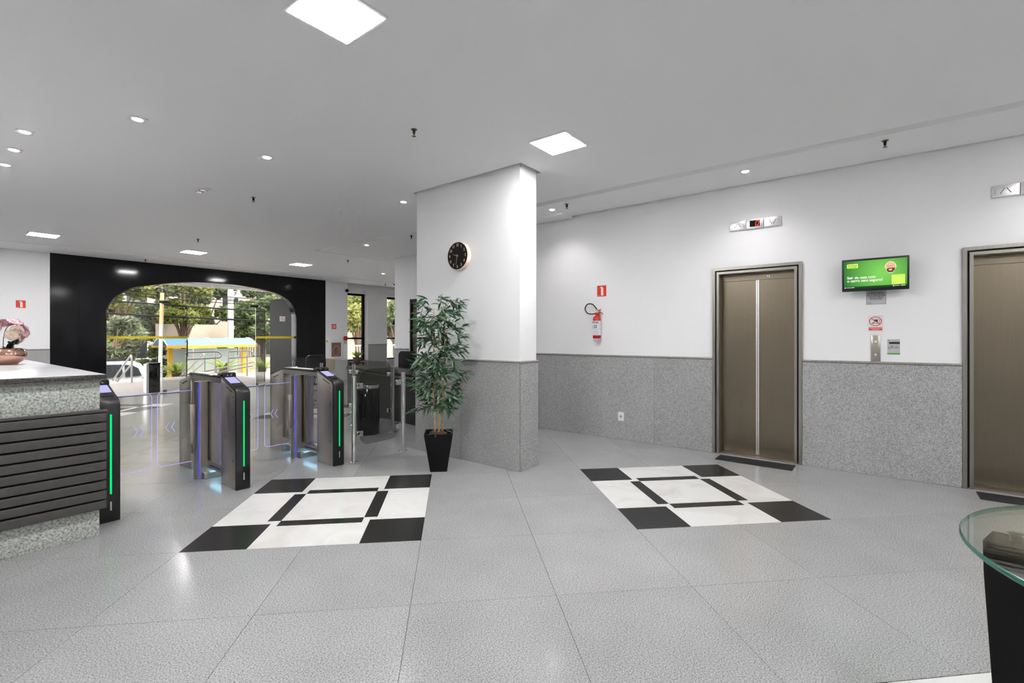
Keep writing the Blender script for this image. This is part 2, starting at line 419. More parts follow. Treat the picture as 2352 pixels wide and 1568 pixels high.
# recessed side wall beyond the pillar, with its door
w2 = MB().box(XR + .25, 6.63, 4.7, 4.9, 0, TOPZ).box(6.63, 6.83, 4.7, 7.1, 0, TOPZ).box(6.63, 6.83, 7.93, 8.44, 0, TOPZ).box(6.63, 6.83, 7.1, 7.93, 2.15, TOPZ).box(6.83, 11.5, 8.24, 8.44, 0, TOPZ)
w2 = struct(w2.build('wall_right_recess', M_white))
dado_x(6.63, 7.97, 8.44, w2)
rail('dado_moulding', w2, [(6.616, 7.97, DZ + .012), (6.616, 8.44, DZ + .012)], .0125)
d3 = struct(obj('door_3', MB().box(6.66, 6.70, 7.15, 7.885, .005, 2.10).mesh('door_3', pm('door_olive', (.10, .085, .045), .4)), None))
MB().box(6.62, 6.66, 7.10, 7.15, 0, 2.15).box(6.62, 6.66, 7.885, 7.93, 0, 2.15).box(6.62, 6.66, 7.15, 7.885, 2.10, 2.15).build('door_frame', M_blackm, d3)
MB().tube([(6.655, 7.22, 1.02), (6.61, 7.22, 1.02), (6.61, 7.32, 1.02)], .008).build('door_handle', M_chrome, d3, smooth=50)
struct(MB().box(11.5, 11.7, 8.24, 14.0, 0, TOPZ).build('wall_far_right', M_white))
# window wall
ww = MB()
YW = 13.65
WIN = [(8.72, 9.60, .56, 2.79), (10.39, 11.15, .56, 2.76)]
xs = [8.68, 8.72, 9.60, 10.39, 11.15, 11.5]
ww.box(7.93, 8.68, YB, YW + .25, 0, TOPZ)
ww.box(8.68, 8.72, YW, YW + .25, 0, TOPZ); ww.box(9.60, 10.39, YW, YW + .25, 0, TOPZ); ww.box(11.15, 11.5, YW, YW + .25, 0, TOPZ)
for a, b, z0, z1 in WIN: ww.box(a, b, YW, YW + .25, 0, z0); ww.box(a, b, YW, YW + .25, z1, TOPZ)
wback = struct(ww.build('wall_front', M_white))
for a, b in ((9.62, 10.37), (11.17, 11.48)): dado_y(YW, a, b, wback)
dado_y(YW, 8.74, 9.58, wback, z=.54); dado_y(YW, 10.41, 11.13, wback, z=.54)
rail('dado_moulding', wback, [(9.61, YW - .014, DZ + .012), (10.38, YW - .014, DZ + .012)], .0125)
for n, (a, b, z0, z1) in enumerate(WIN):
    yw = YW + .17
    wf = MB()
    for q in ((a, a + .05, z0, z1), (b - .09, b, z0, z1), (a + .05, b - .09, z0, z0 + .06), (a + .05, b - .09, z1 - .07, z1), (a + .05, b - .09, 1.28, 1.34)):
        wf.box(q[0], q[1], yw, yw + .06, q[2], q[3])
    wo_ = struct(wf.build('window_%d' % (n + 1), M_blackm))
    for zz in ((z0 + .06, 1.28), (1.34, z1 - .07)):
        MB().box(a + .05, b - .09, yw + .025, yw + .031, zz[0], zz[1]).build('pane', M_glass, wo_)
    MB().box(a, b, YW - .02, YW + .16, z0, z0 + .02).build('window_sill', M_cap, wo_)
    MB().box(a + .12, a + .36, yw - .035, yw, 1.285, 1.335).build('window_latch', M_black, wo_, bevel=.012)

# front pillar
pil = MB().box(3.825, 4.11, 2.895, 4.45, 0, TOPZ).build('wall_pillar', M_white); struct(pil)
def pan(x0, x1, y0, y1): 
    cx, cy = (x0 + x1) / 2, (y0 + y1) / 2
    return MB().box(x0 - cx, x1 - cx, y0 - cy, y1 - cy, .001, DZ).build('dado_panel', M_dado, pil, (cx, cy, 0), bevel=.0015, seg=1)
pan(3.81, 3.825, 2.884, 3.704); pan(3.81, 3.825, 3.706, 4.462); pan(3.814, 4.125, 2.88, 2.895); pan(4.11, 4.125, 2.897, 4.462); pan(3.826, 4.11, 4.45, 4.462)
MB().tube([(3.813, 2.883, .002), (3.813, 2.883, DZ)], .0045, 8).build('corner_bead', M_cap, pil, smooth=50)
MB().box(3.803, 4.132, 2.873, 4.469, DZ, DZ + .022).build('dado_moulding', M_cap, pil, bevel=.010, seg=3)
MB().tube([(3.825, 2.895, DZ + .022), (3.825, 2.895, 3.3)], .0035, 8).build('corner_bead', M_white, pil, smooth=50)

# ------------------------------------------------------------------ entrance wall with arch
ARC = [(2.741, 1.86), (2.79, 2.056), (2.905, 2.254), (3.175, 2.44), (3.581, 2.572), (4.2, 2.685), (4.89, 2.738), (5.58, 2.715), (6.20, 2.64), (6.605, 2.52), (6.875, 2.33), (7.0, 2.06), (7.034, 1.86)]
def catmull(P, n=5):
    out = []
    for i in range(len(P) - 1):
        p0 = P[max(i - 1, 0)]; p1 = P[i]; p2 = P[i + 1]; p3 = P[min(i + 2, len(P) - 1)]
        for k in range(n):
            t = k / n
            out.append(tuple(.5 * (2 * b + (c - a) * t + (2 * a - 5 * b + 4 * c - d) * t * t + (3 * b - a - 3 * c + d) * t ** 3) for a, b, c, d in zip(p0, p1, p2, p3)))
    out.append(P[-1]); return out
AP = catmull(ARC)
def arc_z(x):
    for a, b in zip(AP, AP[1:]):
        if a[0] <= x <= b[0]: return a[1] + (b[1] - a[1]) * (x - a[0]) / max(1e-6, b[0] - a[0])
    return 1.86
BX0, BX1 = 1.855, 7.93
core = MB().box(BX0, 2.75, YB + .03, YB + .30, 0, TOPZ).box(7.025, BX1, YB + .03, YB + .30, 0, TOPZ)
core.prism([(2.75, TOPZ), (2.75, 1.87)] + [(x, z + .01) for x, z in AP if 2.76 < x < 7.02] + [(7.025, 1.87), (7.025, TOPZ)], 'y', YB + .03, YB + .30)
wblack = struct(core.build('wall_entrance', M_blackg))
def bpanel(poly):
    cx = sum(p[0] for p in poly) / len(poly)
    MB().prism([(x - cx, z) for x, z in poly], 'y', YB, YB + .028).build('stone_panel', M_blackg, wblack, (cx, 0, 0))
g_ = .0015
for x0, x1 in ((BX0, 2.30), (2.30, 2.741), (7.034, 7.48), (7.48, BX1)):
    for z0, z1 in ((0.0, .62), (.62, 1.25), (1.25, 1.98), (1.98, 3.063)):
        bpanel([(x0 + g_, z0 + g_), (x1 - g_, z0 + g_), (x1 - g_, z1 - g_), (x0 + g_, z1 - g_)])
for x0, x1 in ((2.741, 3.724), (3.724, 4.83), (4.83, 5.93), (5.93, 7.034)):
    xs_ = [x0 + g_] + [p[0] for p in AP if x0 + .01 < p[0] < x1 - .01] + [x1 - g_]
    bpanel([(x0 + g_, 3.063)] + [(x, arc_z(x)) for x in xs_] + [(x1 - g_, 3.063)])
rim = [(2.741, 0.0)] + [(2.741, z * .31) for z in range(1, 6)] + AP + [(7.034, z * .31) for z in range(5, -1, -1)]
MB().tube([(x, YB + .012, z) for x, z in rim], .016, 8).build('arch_rim', M_blackgl, wblack, smooth=50)
# glazing in the arch
YG = YB + .16
door1 = struct(MB().box(2.75, 7.02, YG - .012, YG + .022, 0.0, .012).build('door_1', M_black))
def pane_y(poly, nm='pane'):
    o = MB().prism(poly, 'y', YG, YG + .01).build(nm, M_glass, door1); return o
HL, HR, HT = 3.82, 5.96, 2.19
def under(x0, x1, z0): 
    xs_ = [x0] + [p[0] for p in AP if x0 < p[0] < x1] + [x1]
    return [(x0, z0)] + [(x1, z0)] + [(x, arc_z(x) + .01) for x in xs_[::-1]]
pane_y(under(2.745, HL - .003, .014)); pane_y(under(HR + .003, 7.03, .014))
pane_y(under(HL, 4.89 - .002, HT)); pane_y(under(4.89 + .002, HR, HT))
MB().box(2.75, HL - .003, YG - .003, YG - .001, 1.315, 1.372).build('safety_stripe', M_ystripe, door1)
MB().box(HR + .003, 7.02, YG - .003, YG - .001, 1.315, 1.372).build('safety_stripe', M_ystripe, door1)
MB().box(HL - .004, HL + .004, YG - .002, YG + .012, .014, HT).box(HR - .004, HR + .004, YG - .002, YG + .012, .014, HT).build('glass_edge', M_gedgew, door1)
for x0, x1 in ((HL - .07, HL + .16), (HR - .16, HR + .07)):
    MB().box(x0, x1, YG - .012, YG + .022, HT - .03, HT + .035).build('patch_fitting', M_black, door1, bevel=.006)
def leaf(hx, ang, sgn):
    o = MB().box(0, .98 * sgn, 0, .01, .03, HT - .03).build('glass_leaf', M_glassd, door1, (hx, YG + .02, 0), ang)
    MB().box(.0, .98 * sgn, -.003, -.001, 1.315, 1.372).build('safety_stripe', M_ystripe, o)
    MB().box(.975 * sgn, .982 * sgn, -.002, .012, .03, HT - .03).box(0, .98 * sgn, -.004, .014, HT - .05, HT - .03).build('leaf_edge', M_black, o)
    MB().tube([(.90 * sgn, -.05, .85), (.90 * sgn, -.05, 1.30)], .014, 8).tube([(.90 * sgn, -.05, .92), (.90 * sgn, 0, .92)], .009, 8).tube([(.90 * sgn, -.05, 1.23), (.90 * sgn, 0, 1.23)], .009, 8).build('pull_handle', M_black, o, smooth=50)
    MB().box(.02 * sgn, .16 * sgn, -.014, .024, .016, .09).build('floor_pivot', M_frame, o, bevel=.005)
leaf(HL, radians(42), 1); leaf(HR, radians(-128), -1)
stk = thing('notice_sticker', 'small white square notice sticker on the glass beside the entrance', 'sticker', (6.69, YG - .002, 1.80))
MB().box(-.08, .08, -.003, -.001, 0, .145).build('paper', M_label, stk)
MB().disc((-.018, -.005, .085), .030, 'y', .002).disc((.018, -.005, .06), .030, 'y', .002).build('emblem', M_redsign, stk)
MB().disc((-.018, -.006, .085), .022, 'y', .002).disc((.018, -.006, .06), .022, 'y', .002).build('emblem_core', M_label, stk)

# ------------------------------------------------------------------ lift doors
def lift(n, y0, y1):
    o = struct(obj('door_%d' % n, None, None, (XR, (y0 + y1) / 2, 0), -pi / 2)); o.empty_display_size = .1
    w = (y1 - y0) / 2
    def fr(nm, a, b, d0, d1, mat, zt):
        MB().box(-w + a, -w + b, d0, d1, 0, zt - a).box(w - b, w - a, d0, d1, 0, zt - a).box(-w + b, w - b, d0, d1, zt - b, zt - a).build(nm, mat, o)
    fr('frame_moulding', 0.0, .030, -.024, .03, M_frame, LH)
    fr('shadow_gap', .030, .046, -.004, .03, M_dark, LH)
    fr('frame_moulding', .046, .072, -.020, .03, M_frame, LH)
    fr('jamb', .070, .074, .0, .135, M_steel, LH)
    i = w - .076
    for sx in (-1, 1):
        d = MB().box(.002 * sx, i * sx, .125, .150, .012, LH - .078).build('lift_leaf', M_bronze, o)
        MB().box(.002 * sx, .016 * sx, .119, .125, .014, LH - .08).build('edge_strip', M_steelh, d)
    MB().box(-i, i, .112, .125, LH - .150, LH - .076).build('header', M_bronze, o)
    MB().disc((i * .30, .110, LH - .118), .011, 'y', .015).build('key_ring', M_chrome, o)
    MB().disc((i * .30, .108, LH - .118), .007, 'y', .004).build('key_hole', M_dark, o)
    MB().box(-i - .04, i + .04, -.01, .16, 0.0, .010).build('sill', M_steel, o)
    for k in (.06, .09): MB().box(-i, i, k, k + .006, .0101, .0106).build('sill_groove', M_dark, o)
    MB().box(-w, w, .16, .22, 0, LH).build('shaft_panel', M_dark, o)
    return o
lift(4, *L1); lift(5, *L2)
for y0, y1, nm in ((.746, 1.492, 'first'), (-1.37, -.619, 'second')):
    m_ = tag(box('door_mat', 5.535, 5.78, y0, y1, 0.0, .006, M_mat, bevel=.002), 'black rubber strip mat on the floor before the %s' % ('lift left of the screen' if nm == 'first' else 'lift at the right frame edge'), 'mat', 'mats before the lifts')

# ------------------------------------------------------------------ ceiling lamps
def light(name, typ, parent, loc, energy, color=(1, .985, .97), **k):
    d = bpy.data.lights.new(name, typ); d.energy = energy; d.color = color
    for a, b in k.items(): setattr(d, a, b)
    o = bpy.data.objects.new(name, d); COL.objects.link(o); o.location = loc; o.parent = parent
    return o
def panel_light(x, y, label):
    t = thing('ceiling_panel_light', label, 'ceiling light', (x, y, CEIL), 0, 'square ceiling panel lights')
    h = .195; f = .016
    MB().box(-h, h, -h, -h + f, -.012, 0).box(-h, h, h - f, h, -.012, 0).box(-h, -h + f, -h + f, h - f, -.012, 0).box(h - f, h, -h + f, h - f, -.012, 0).build('frame', M_trimw, t)
    MB().box(-h + f, h - f, -h + f, h - f, -.0130, -.001).build('diffuser', M_panel, t)
PLAB = {(1.43, 2.31): 'largest square panel light cut by the top frame edge', (3.61, 2.30): 'square panel light just in front of the white pillar',
        (1.47, 11.2): 'square panel light leftmost before the black entrance wall', (3.655, 11.08): 'square panel light above the arch centre, middle of the far row', (5.85, 10.96): 'square panel light nearest the white side wall in the far row',
        (5.85 - 2.19, -2.0): 'added unseen square panel light behind the viewpoint near the lifts', (1.43, -2.0): 'added unseen square panel light straight behind the viewpoint', (-.75, 2.31): 'added unseen square panel light over the desk end, left of the view', (-.75, -2.0): 'added unseen square panel light in the left rear corner', (-.75, 6.7): 'added unseen square panel light over the inner desk, outside the view', (-.73, 11.2): 'added unseen square panel light far left, outside the view'}  # out-of-view panels, added to brighten the room
for (x, y), l in PLAB.items(): panel_light(x, y, l)
def downlight(x, y, label, z=CEIL, warm=(1, .97, .98), e=SPOT):
    t = thing('recessed_downlight', label, 'downlight', (x, y, z), 0, 'small recessed downlights')
    h = .055
    tr = MB().box(-h, h, -h, h, -.005, 0).build('trim_plate', M_trimw, t, bevel=.002)
    MB().lathe([(.034, -.0085), (.036, -.004)], 20).build('lens', M_lens, t)
    light('lamp', 'SPOT', t, (0, 0, -.012), e, warm, spot_size=radians(125), spot_blend=1.0, shadow_soft_size=.03)
DL = [(1.152, 4.674, 'large recessed downlight over the lane by the desk', CEIL), (2.162, 4.685, 'recessed downlight above the middle turnstile', CEIL), (.638, 5.711, 'nearest of three downlights over the reception desk', CEIL), (.637, 6.338, 'middle of three downlights over the reception desk', CEIL),
      (.635, 6.957, 'farthest of three downlights over the reception desk', CEIL), (3.953, 4.856, 'recessed downlight at the left corner of the pillar', CEIL), (5.377, 1.145, 'recessed downlight in front of the lit lift indicator', SOF), (5.385, 3.533, 'recessed downlight beside the ceiling hatch behind the pillar', SOF),
      (5.337, 7.62, 'recessed downlight left of the far side wall', SOF), (8.081, 10.787, 'recessed downlight before the windows at the back', CEIL), (5.38, -1.3, 'recessed downlight before the second lift', SOF)]
for x, y, l, z in DL: downlight(x, y, l, z)
dt = thing('twin_spotlight', 'unlit square twin recessed spotlight in the ceiling above the turnstile', 'spotlight', (2.168, 6.34, CEIL), 0)
MB().box(-.055, .055, -.14, .14, -.012, 0).build('trim_plate', M_trimw, dt, bevel=.002)
for k in (-.062, .062):
    MB().lathe([(.044, -.0145), (.045, -.011)], 20, (0, k, 0)).build('bezel', M_frame, dt); MB().lathe([(.030, -.0165), (.032, -.013)], 20, (0, k, 0)).build('reflector', M_chrome, dt)
SPR = [(2.631, 3.097, 'brass sprinkler head on the open ceiling left of the pillar', CEIL), (5.297, .006, 'sprinkler head high above the wall screen', SOF), (5.292, 3.244, 'sprinkler head beside the ceiling hatch', SOF), (2.683, 6.168, 'sprinkler head left of the pillar beyond the twin spotlight', CEIL),
       (3.219, 9.552, 'sprinkler head above the arch of the entrance', CEIL), (3.307, 12.85, 'sprinkler head close over the black entrance wall', 3.06), (5.302, 6.308, 'sprinkler head touching the pillar edge', SOF), (6.17, 9.51, 'sprinkler head near the windows', CEIL), (9.6, 12.7, 'tiny sprinkler head above the far windows', 3.06)]
for x, y, l, z in SPR:
    t = thing('ceiling_sprinkler', l, 'sprinkler', (x, y, z), random.random() * 3, 'ceiling sprinklers')
    MB().lathe([(.026, 0), (.026, -.003), (.012, -.008)][::-1], 14).build('escutcheon', pm('aged_brass', (.20, .17, .11), .4, .8) if 'aged_brass' not in MATS else MATS['aged_brass'], t)
    MB().lathe([(.009, -.040), (.011, -.022), (.012, -.006)], 12).build('body', M_blackm, t)
    MB().tube([(.012, 0, -.02), (.016, 0, -.036), (.002, 0, -.054)], .0028, 6).tube([(-.012, 0, -.02), (-.016, 0, -.036), (-.002, 0, -.054)], .0028, 6).build('yoke', MATS['aged_brass'], t)
    MB().lathe([(.017, -.058), (.017, -.0555)], 12).build('deflector', MATS['aged_brass'], t)

# ------------------------------------------------------------------ turnstiles
def turnstile(x, y, label, left=True, right=True):
    t = thing('turnstile', label, 'turnstile', (x, y, 0), 0, 'speed gate turnstiles')
    h = .052
    near = [(.03, .0), (.345, .0), (.345, .972), (.045, .868), (.03, .845)]
    far = [(1.10, .0), (1.42, .0), (1.42, .885), (1.10, .972)]
    hs = MB().prism(near, 'x', -h, h).build('near_housing', M_steel, t, bevel=.006)
    MB().prism(far, 'x', -h, h).build('far_housing', M_steel, t, bevel=.006)
    for sx in (-1, 1):                                   # vents and small fixings on the side plates
        MB().prism([(.10, .862), (.225, .905), (.225, .897), (.10, .854)], 'x', h * sx, (h + .0015) * sx).build('vent_slot', M_dark, hs)
        MB().prism([(1.20, .905), (1.33, .868), (1.33, .859), (1.20, .896)], 'x', h * sx, (h + .0015) * sx).build('vent_slot', M_dark, hs)
        for yy, zz in ((.07, .78), (.08, .64), (.08, .25), (.07, .09), (.08, .815)):
            MB().disc((h * sx, yy, zz), .006, 'x', .002 * sx, 10).build('screw', M_chrome if zz in (.78, .09) else M_dark, hs)
    MB().box(-h, h, .345, 1.10, .925, .968).build('top_beam', M_steel, t)
    MB().prism([(.30, .972), (.345, .990), (1.10, .990), (1.16, .968), (1.10, .970), (.345, .970)], 'x', -h - .005, h + .005).build('top_cover', M_blackgl, t, bevel=.003)
    MB().box(-h + .012, h - .012, .43, 1.08, .990, .994).build('cover_plate', M_steelh, t)
    MB().box(-h, h, .345, 1.10, .095, .165).build('lower_beam', M_steel, t)
    MB().box(-h - .001, h + .001, .36, .60, .120, .130).build('beam_slot', M_dark, t)
    for yy, zz in (((.35, .58), (.165, .925)), ((.83, 1.09), (.165, .925))):
        for sx in (-.038, .038):
            MB().box(sx - .003, sx + .003, yy[0], yy[1], zz[0], zz[1]).build('glass_infill', M_glass, t)
    for yy in (.585, .615, .80, .825):
        MB().box(-.044, .044, yy, yy + .018, .165, .925).build('mullion', M_steel, t)
    # rotor post with its light
    xl, xr_ = (.105 if left else .045), (.105 if right else .045)
    st = [(-xl + .047 * cos(pi / 2 + pi * i / 12), .71 + .047 * sin(pi / 2 + pi * i / 12)) for i in range(13)] + [(xr_ + .047 * cos(-pi / 2 + pi * i / 12), .71 + .047 * sin(-pi / 2 + pi * i / 12)) for i in range(13)]
    po = MB().prism(st, 'z', 0, .925).build('rotor_post', M_steel, t, smooth=40)
    MB().box(-.10, .10, .60, .82, 0.0, .06).build('post_base', M_steel, t, bevel=.004)
    MB().box(-h + .02, h - .02, .40, 1.05, .085, .094).build('under_light', emit('cyan_led', (.35, .75, 1.0), 3.0) if 'cyan_led' not in MATS else MATS['cyan_led'], t)
    for sx, on, reach in ((-1, left, -.44), (1, right, .44)):
        if not on: continue
        MB().box(.122 * sx, .128 * sx, .652, .666, .02, .92).build('post_light', M_blue, po)
        MB().box(.11 * sx, .190 * sx, .688, .732, .335, .71).build('wing_clamp', M_steel, t, bevel=.003)
        x0, x1 = sorted((.17 * sx, reach))
        wg = rrect(x0, x1, .17, .845, .035, 5, (sx < 0, sx > 0, sx > 0, sx < 0))
        w_ = MB().prism(wg, 'y', .705, .715).build('glass_wing', M_glass, t)
        op = rrect(x0, x1, .17, .845, .035, 5)
        if sx < 0: path = [(x1, .170)] + [(p[0], p[1]) for p in op[:6][::-1]] + [(p[0], p[1]) for p in op[18:][::-1]] + [(x1, .845)]
        else: path = [(x0, .170)] + [(p[0], p[1]) for p in op[6:18]] + [(x0, .845)]
        MB().tube([(p[0], .71, p[1]) for p in path], .0023, 6).build('edge_light', M_violet, w_)
        for k in (0, 1):
            cx = reach * .86 - .045 * k * sx
            MB().tube([(cx - sx * .026, .703, .565), (cx, .703, .52), (cx - sx * .026, .703, .475)], .0022, 5).build('chevron', M_violet, w_)
    # black end cap with display head
    cap = [(0.0, 0.0), (.03, 0.0), (.03, .848), (.05, .872), (.345, .978), (.33, .990), (.035, .893), (.010, .878), (0.0, .850)]
    c_ = MB().prism(cap, 'x', -h - .008, h + .008).build('end_cap', M_black, t, bevel=.006)
    MB().tube([(.004, -.0015, .205), (.004, -.0015, .785)], .0055, 8).build('status_light', M_green, c_, smooth=50)
    for k in range(6): MB().box(.000, .009, -.0025, 0, .085 + k * .011, .092 + k * .011).build('maker_mark', M_label, c_)
    sl = (.972 - .868) / .30
    def top(yy, off): return .893 + (yy - .035) * (.990 - .893) / .295 + off
    MB().add([(-.042, .16, top(.16, .003)), (.042, .16, top(.16, .003)), (.042, .29, top(.29, .003)), (-.042, .29, top(.29, .003)), (-.042, .16, top(.16, -.006)), (.042, .16, top(.16, -.006)), (.042, .29, top(.29, -.006)), (-.042, .29, top(.29, -.006))],
             [(0, 1, 2, 3), (7, 6, 5, 4), (4, 5, 1, 0), (5, 6, 2, 1), (6, 7, 3, 2), (7, 4, 0, 3)]).build('display', M_screenl, t)
    MB().add([(-.035, .075, top(.075, .006)), (.035, .075, top(.075, .006)), (.035, .135, top(.135, .006)), (-.035, .135, top(.135, .006)), (-.035, .075, top(.075, -.006)), (.035, .075, top(.075, -.006)), (.035, .135, top(.135, -.006)), (-.035, .135, top(.135, -.006))],
             [(0, 1, 2, 3), (7, 6, 5, 4), (4, 5, 1, 0), (5, 6, 2, 1), (6, 7, 3, 2), (7, 4, 0, 3)]).build('card_reader', M_blackgl, t)
    hd = MB().prism([(.285, .980), (.42, .990), (.42, 1.012), (.315, 1.022), (.29, 1.012)], 'x', -h - .004, h + .004).build('camera_head', M_blackgl, t, bevel=.005)
    for k in (-.02, .012): MB().disc((k, .287, 1.0), .005, 'y', -.003, 10).build('camera_lens', M_chrome, hd)
    return t
turnstile(.937, 4.46, 'turnstile half hidden behind the end of the reception desk', left=False)
turnstile(1.868, 4.49, 'middle turnstile standing alone with a lit green strip near the floor inlay')
turnstile(2.835, 4.53, 'right hand turnstile beside the steel and glass barrier', right=False)

# ------------------------------------------------------------------ glass barriers
def post(parent, x, y, z, r=.025):
    p = MB().lathe([(r, .008), (r, z - .003), (r - .003, z)], 20, (x, y, 0)).build('post', M_chrome, parent, smooth=40)
    MB().lathe([(.055, 0), (.055, .004), (.04, .012), (r, .013)], 24, (x, y, 0)).build('base_flange', M_chrome, p, smooth=40)
b1 = thing('glass_barrier', 'short clear glass barrier between two steel posts next to the pillar', 'barrier', (3.333, 4.51, 0))
post(b1, -.333, 0, .93); post(b1, .333, 0, .93)
MB().prism([(p[0], p[1] + .012 * (p[0] + .25)) for p in rrect(-.262, .262, .17, 1.0, .11, 7)], 'y', -.005, .005).build('glass_panel', M_glassd, b1)
for sx in (-1, 1):
    for zz in (.82, .30):
        MB().box(sx * .225, sx * .305, -.016, .016, zz - .03, zz + .03).build('glass_clamp', M_chrome, b1, bevel=.008)
b2 = thing('glass_barrier', 'longer glass barrier with steel posts running beside the black desk', 'barrier', (4.30, 5.52, 0))
PY = [(0, 0), (-.03, .90), (-.07, 1.75), (-.12, 2.55)]
for x, y in PY: post(b2, x, y, .93)
for (x0, y0), (x1, y1) in zip(PY, PY[1:]):
    L_ = sqrt((x1 - x0) ** 2 + (y1 - y0) ** 2)
    pn = MB().prism(rrect(.05, L_ - .05, .17, 1.0, .11, 7), 'y', -.005, .005).build('glass_panel', M_glassd, b2, (x0, y0, 0), math.atan2(y1 - y0, x1 - x0))
    for e in (.04, L_ - .11):
        for zz in (.82, .30): MB().box(e, e + .07, -.016, .016, zz - .03, zz + .03).build('glass_clamp', M_chrome, pn, bevel=.008)

# ------------------------------------------------------------------ waste bin
tb = thing('waste_bin', 'round black waste bin with chrome rim behind the glass barrier', 'bin', (3.99, 5.68, 0))
MB().lathe([(.158, .0), (.162, .01), (.162, .64), (.158, .645)], 36).build('body', M_blackgl, tb, smooth=40)
MB().lathe([(.150, .69), (.166, .69), (.168, .684), (.166, .676), (.168, .67), (.166, .662), (.168, .655), (.165, .645), (.150, .645), (.150, .69)], 36, caps=False).build('rim', M_chrome, tb, smooth=40)
MB().lathe([(.166, .0), (.166, .012)], 36).build('foot_ring', M_chrome, tb, smooth=40)

# ------------------------------------------------------------------ reception desk
M_edge = granite('edge_granite', (.02, .018, .018), (.05, .045, .043), (.10, .09, .085), 120, .12)
rd = thing('reception_desk', 'grey granite reception desk with dark horizontal slats on the left', 'reception desk', (-.6, 4.21, 0))
ox, oy = .6, -4.21
def dpart(nm, x0, x1, y0, y1, z0, z1, m, bevel=0, par=None):
    return MB().box(x0 + .6, x1 + .6, y0 - 4.21, y1 - 4.21, z0, z1).build(nm, m, par or rd, bevel=bevel)
dpart('plinth', -1.9, .828, 4.212, 7.6, 0, .19, M_desk, .002)
dpart('apron', -1.9, .830, 4.212, 7.6, .855, 1.045, M_desk, .002)
dpart('core', -1.9, .815, 4.225, 7.59, .19, .855, M_blackm)
dpart('edge_moulding', -1.9, .838, 4.195, 7.61, 1.045, 1.062, M_cap, .006)
dpart('worktop', -1.9, .850, 4.165, 7.62, 1.062, 1.100, granite('worktop_granite', (.64, .64, .65), (.72, .72, .73), (.78, .78, .79), 120, .2), .004)
dpart('worktop_edge', -1.9, .858, 4.155, 4.166, 1.064, 1.098, M_edge, .005); dpart('worktop_edge', .8495, .858, 4.166, 7.62, 1.064, 1.098, M_edge, .004)
dpart('slat_cap', -1.9, .862, 4.165, 4.212, .843, .858, M_slat, .002)
dpart('slat_back', -1.9, .835, 4.196, 4.212, .19, .843, M_blackm)
NS = 10; pit = (.843 - .185) / NS
sm = MB().prism([(0, 0), (-.030, .0), (-.034, .004), (-.034, pit * .80), (-.028, pit * .84), (0, pit * .84)], 'x', -1.9 + .6, .855 + .6).mesh('slat', M_slat, .002)
for k in range(NS): obj('slat', sm, rd, (0, -.014, .190 + k * pit))

# ------------------------------------------------------------------ orchid in copper bowl
ob = thing('orchid_arrangement', 'pink artificial orchid in a shiny rose copper bowl on the desk', 'flower pot', (.60, 6.30, 1.10))
MB().lathe([(.058, .0), (.062, .004), (.064, .012), (.095, .035), (.118, .070), (.122, .095), (.110, .125), (.085, .145), (.080, .143), (.104, .12), (.112, .094)], 36).build('bowl', M_copper, ob, smooth=50)
M_soil = pm('moss', (.05, .06, .03), .9, var=.4, vs=60)
MB().lathe([(.084, .11), (.084, .132), (.04, .142)], 20).build('moss', M_soil, ob)
M_leafd = pm('orchid_leaf', (.018, .022, .016), .3)
M_leafg = pm('orchid_leaf_green', (.09, .12, .06), .35)
def blade(L, wd, curl, n=8):
    m = MB(); vs = []; fs = []
    for i in range(n + 1):
        u = i / n; w = wd * sin(pi * min(1, .08 + u * .92)) ** .7; x = L * u; z = curl * u * u
        vs += [(x, -w, z + .25 * w), (x, 0, z), (x, w, z + .25 * w)]
    for i in range(n):
        a = i * 3; fs += [(a, a + 3, a + 4, a + 1), (a + 1, a + 4, a + 5, a + 2)]
    return m.add(vs, fs)
for az, L_, w_, c_, el, mt in ((-40, .13, .045, -.03, 62, M_leafd), (-20, .13, .030, -.05, 18, M_leafd), (200, .12, .035, -.05, 20, M_leafg), (150, .10, .03, -.03, 35, M_leafg), (60, .12, .03, -.04, 30, M_leafd)):
    o = blade(L_, w_, c_).build('leaf', mt, ob, (.0, .0, .135), 0, smooth=60); o.rotation_euler = (0, -radians(el), radians(az))
stem = [(-.035, .0, .13), (-.034, 0, .22), (-.025, -.005, .30), (.0, -.01, .355), (.035, -.015, .37), (.065, -.02, .34), (.075, -.02, .29), (.055, -.02, .25)]
sp = [Vector(p) for p in catmull(stem, 4)]
MB().tube(sp, .0032, 6).build('stem', pm('orchid_stem', (.16, .12, .06), .5), ob, smooth=50)
M_petal = pm('orchid_petal', (.72, .42, .46), .5, var=.25, vs=40); M_petal2 = pm('orchid_petal_pale', (.76, .60, .50), .5, var=.2, vs=40)
def petal(L, wd, n=5):
    m = MB(); vs = []; fs = []
    for i in range(n + 1):
        u = i / n; w = wd * (sin(pi * (.06 + .88 * u)) ** .8)
        for k in range(5): v = -1 + .5 * k; vs.append((L * u, w * v, .22 * L * sin(pi * u) * (1 - .5 * v * v) - .010 * sin(6 * v + 4 * u) * u))
    for i in range(n):
        for k in range(4): a = i * 5 + k; fs.append((a, a + 5, a + 6, a + 1))
    return m.add(vs, fs)
pme = petal(.062, .038).mesh('petal', M_petal, smooth=70); pme2 = petal(.055, .034).mesh('petal', M_petal2, smooth=70)
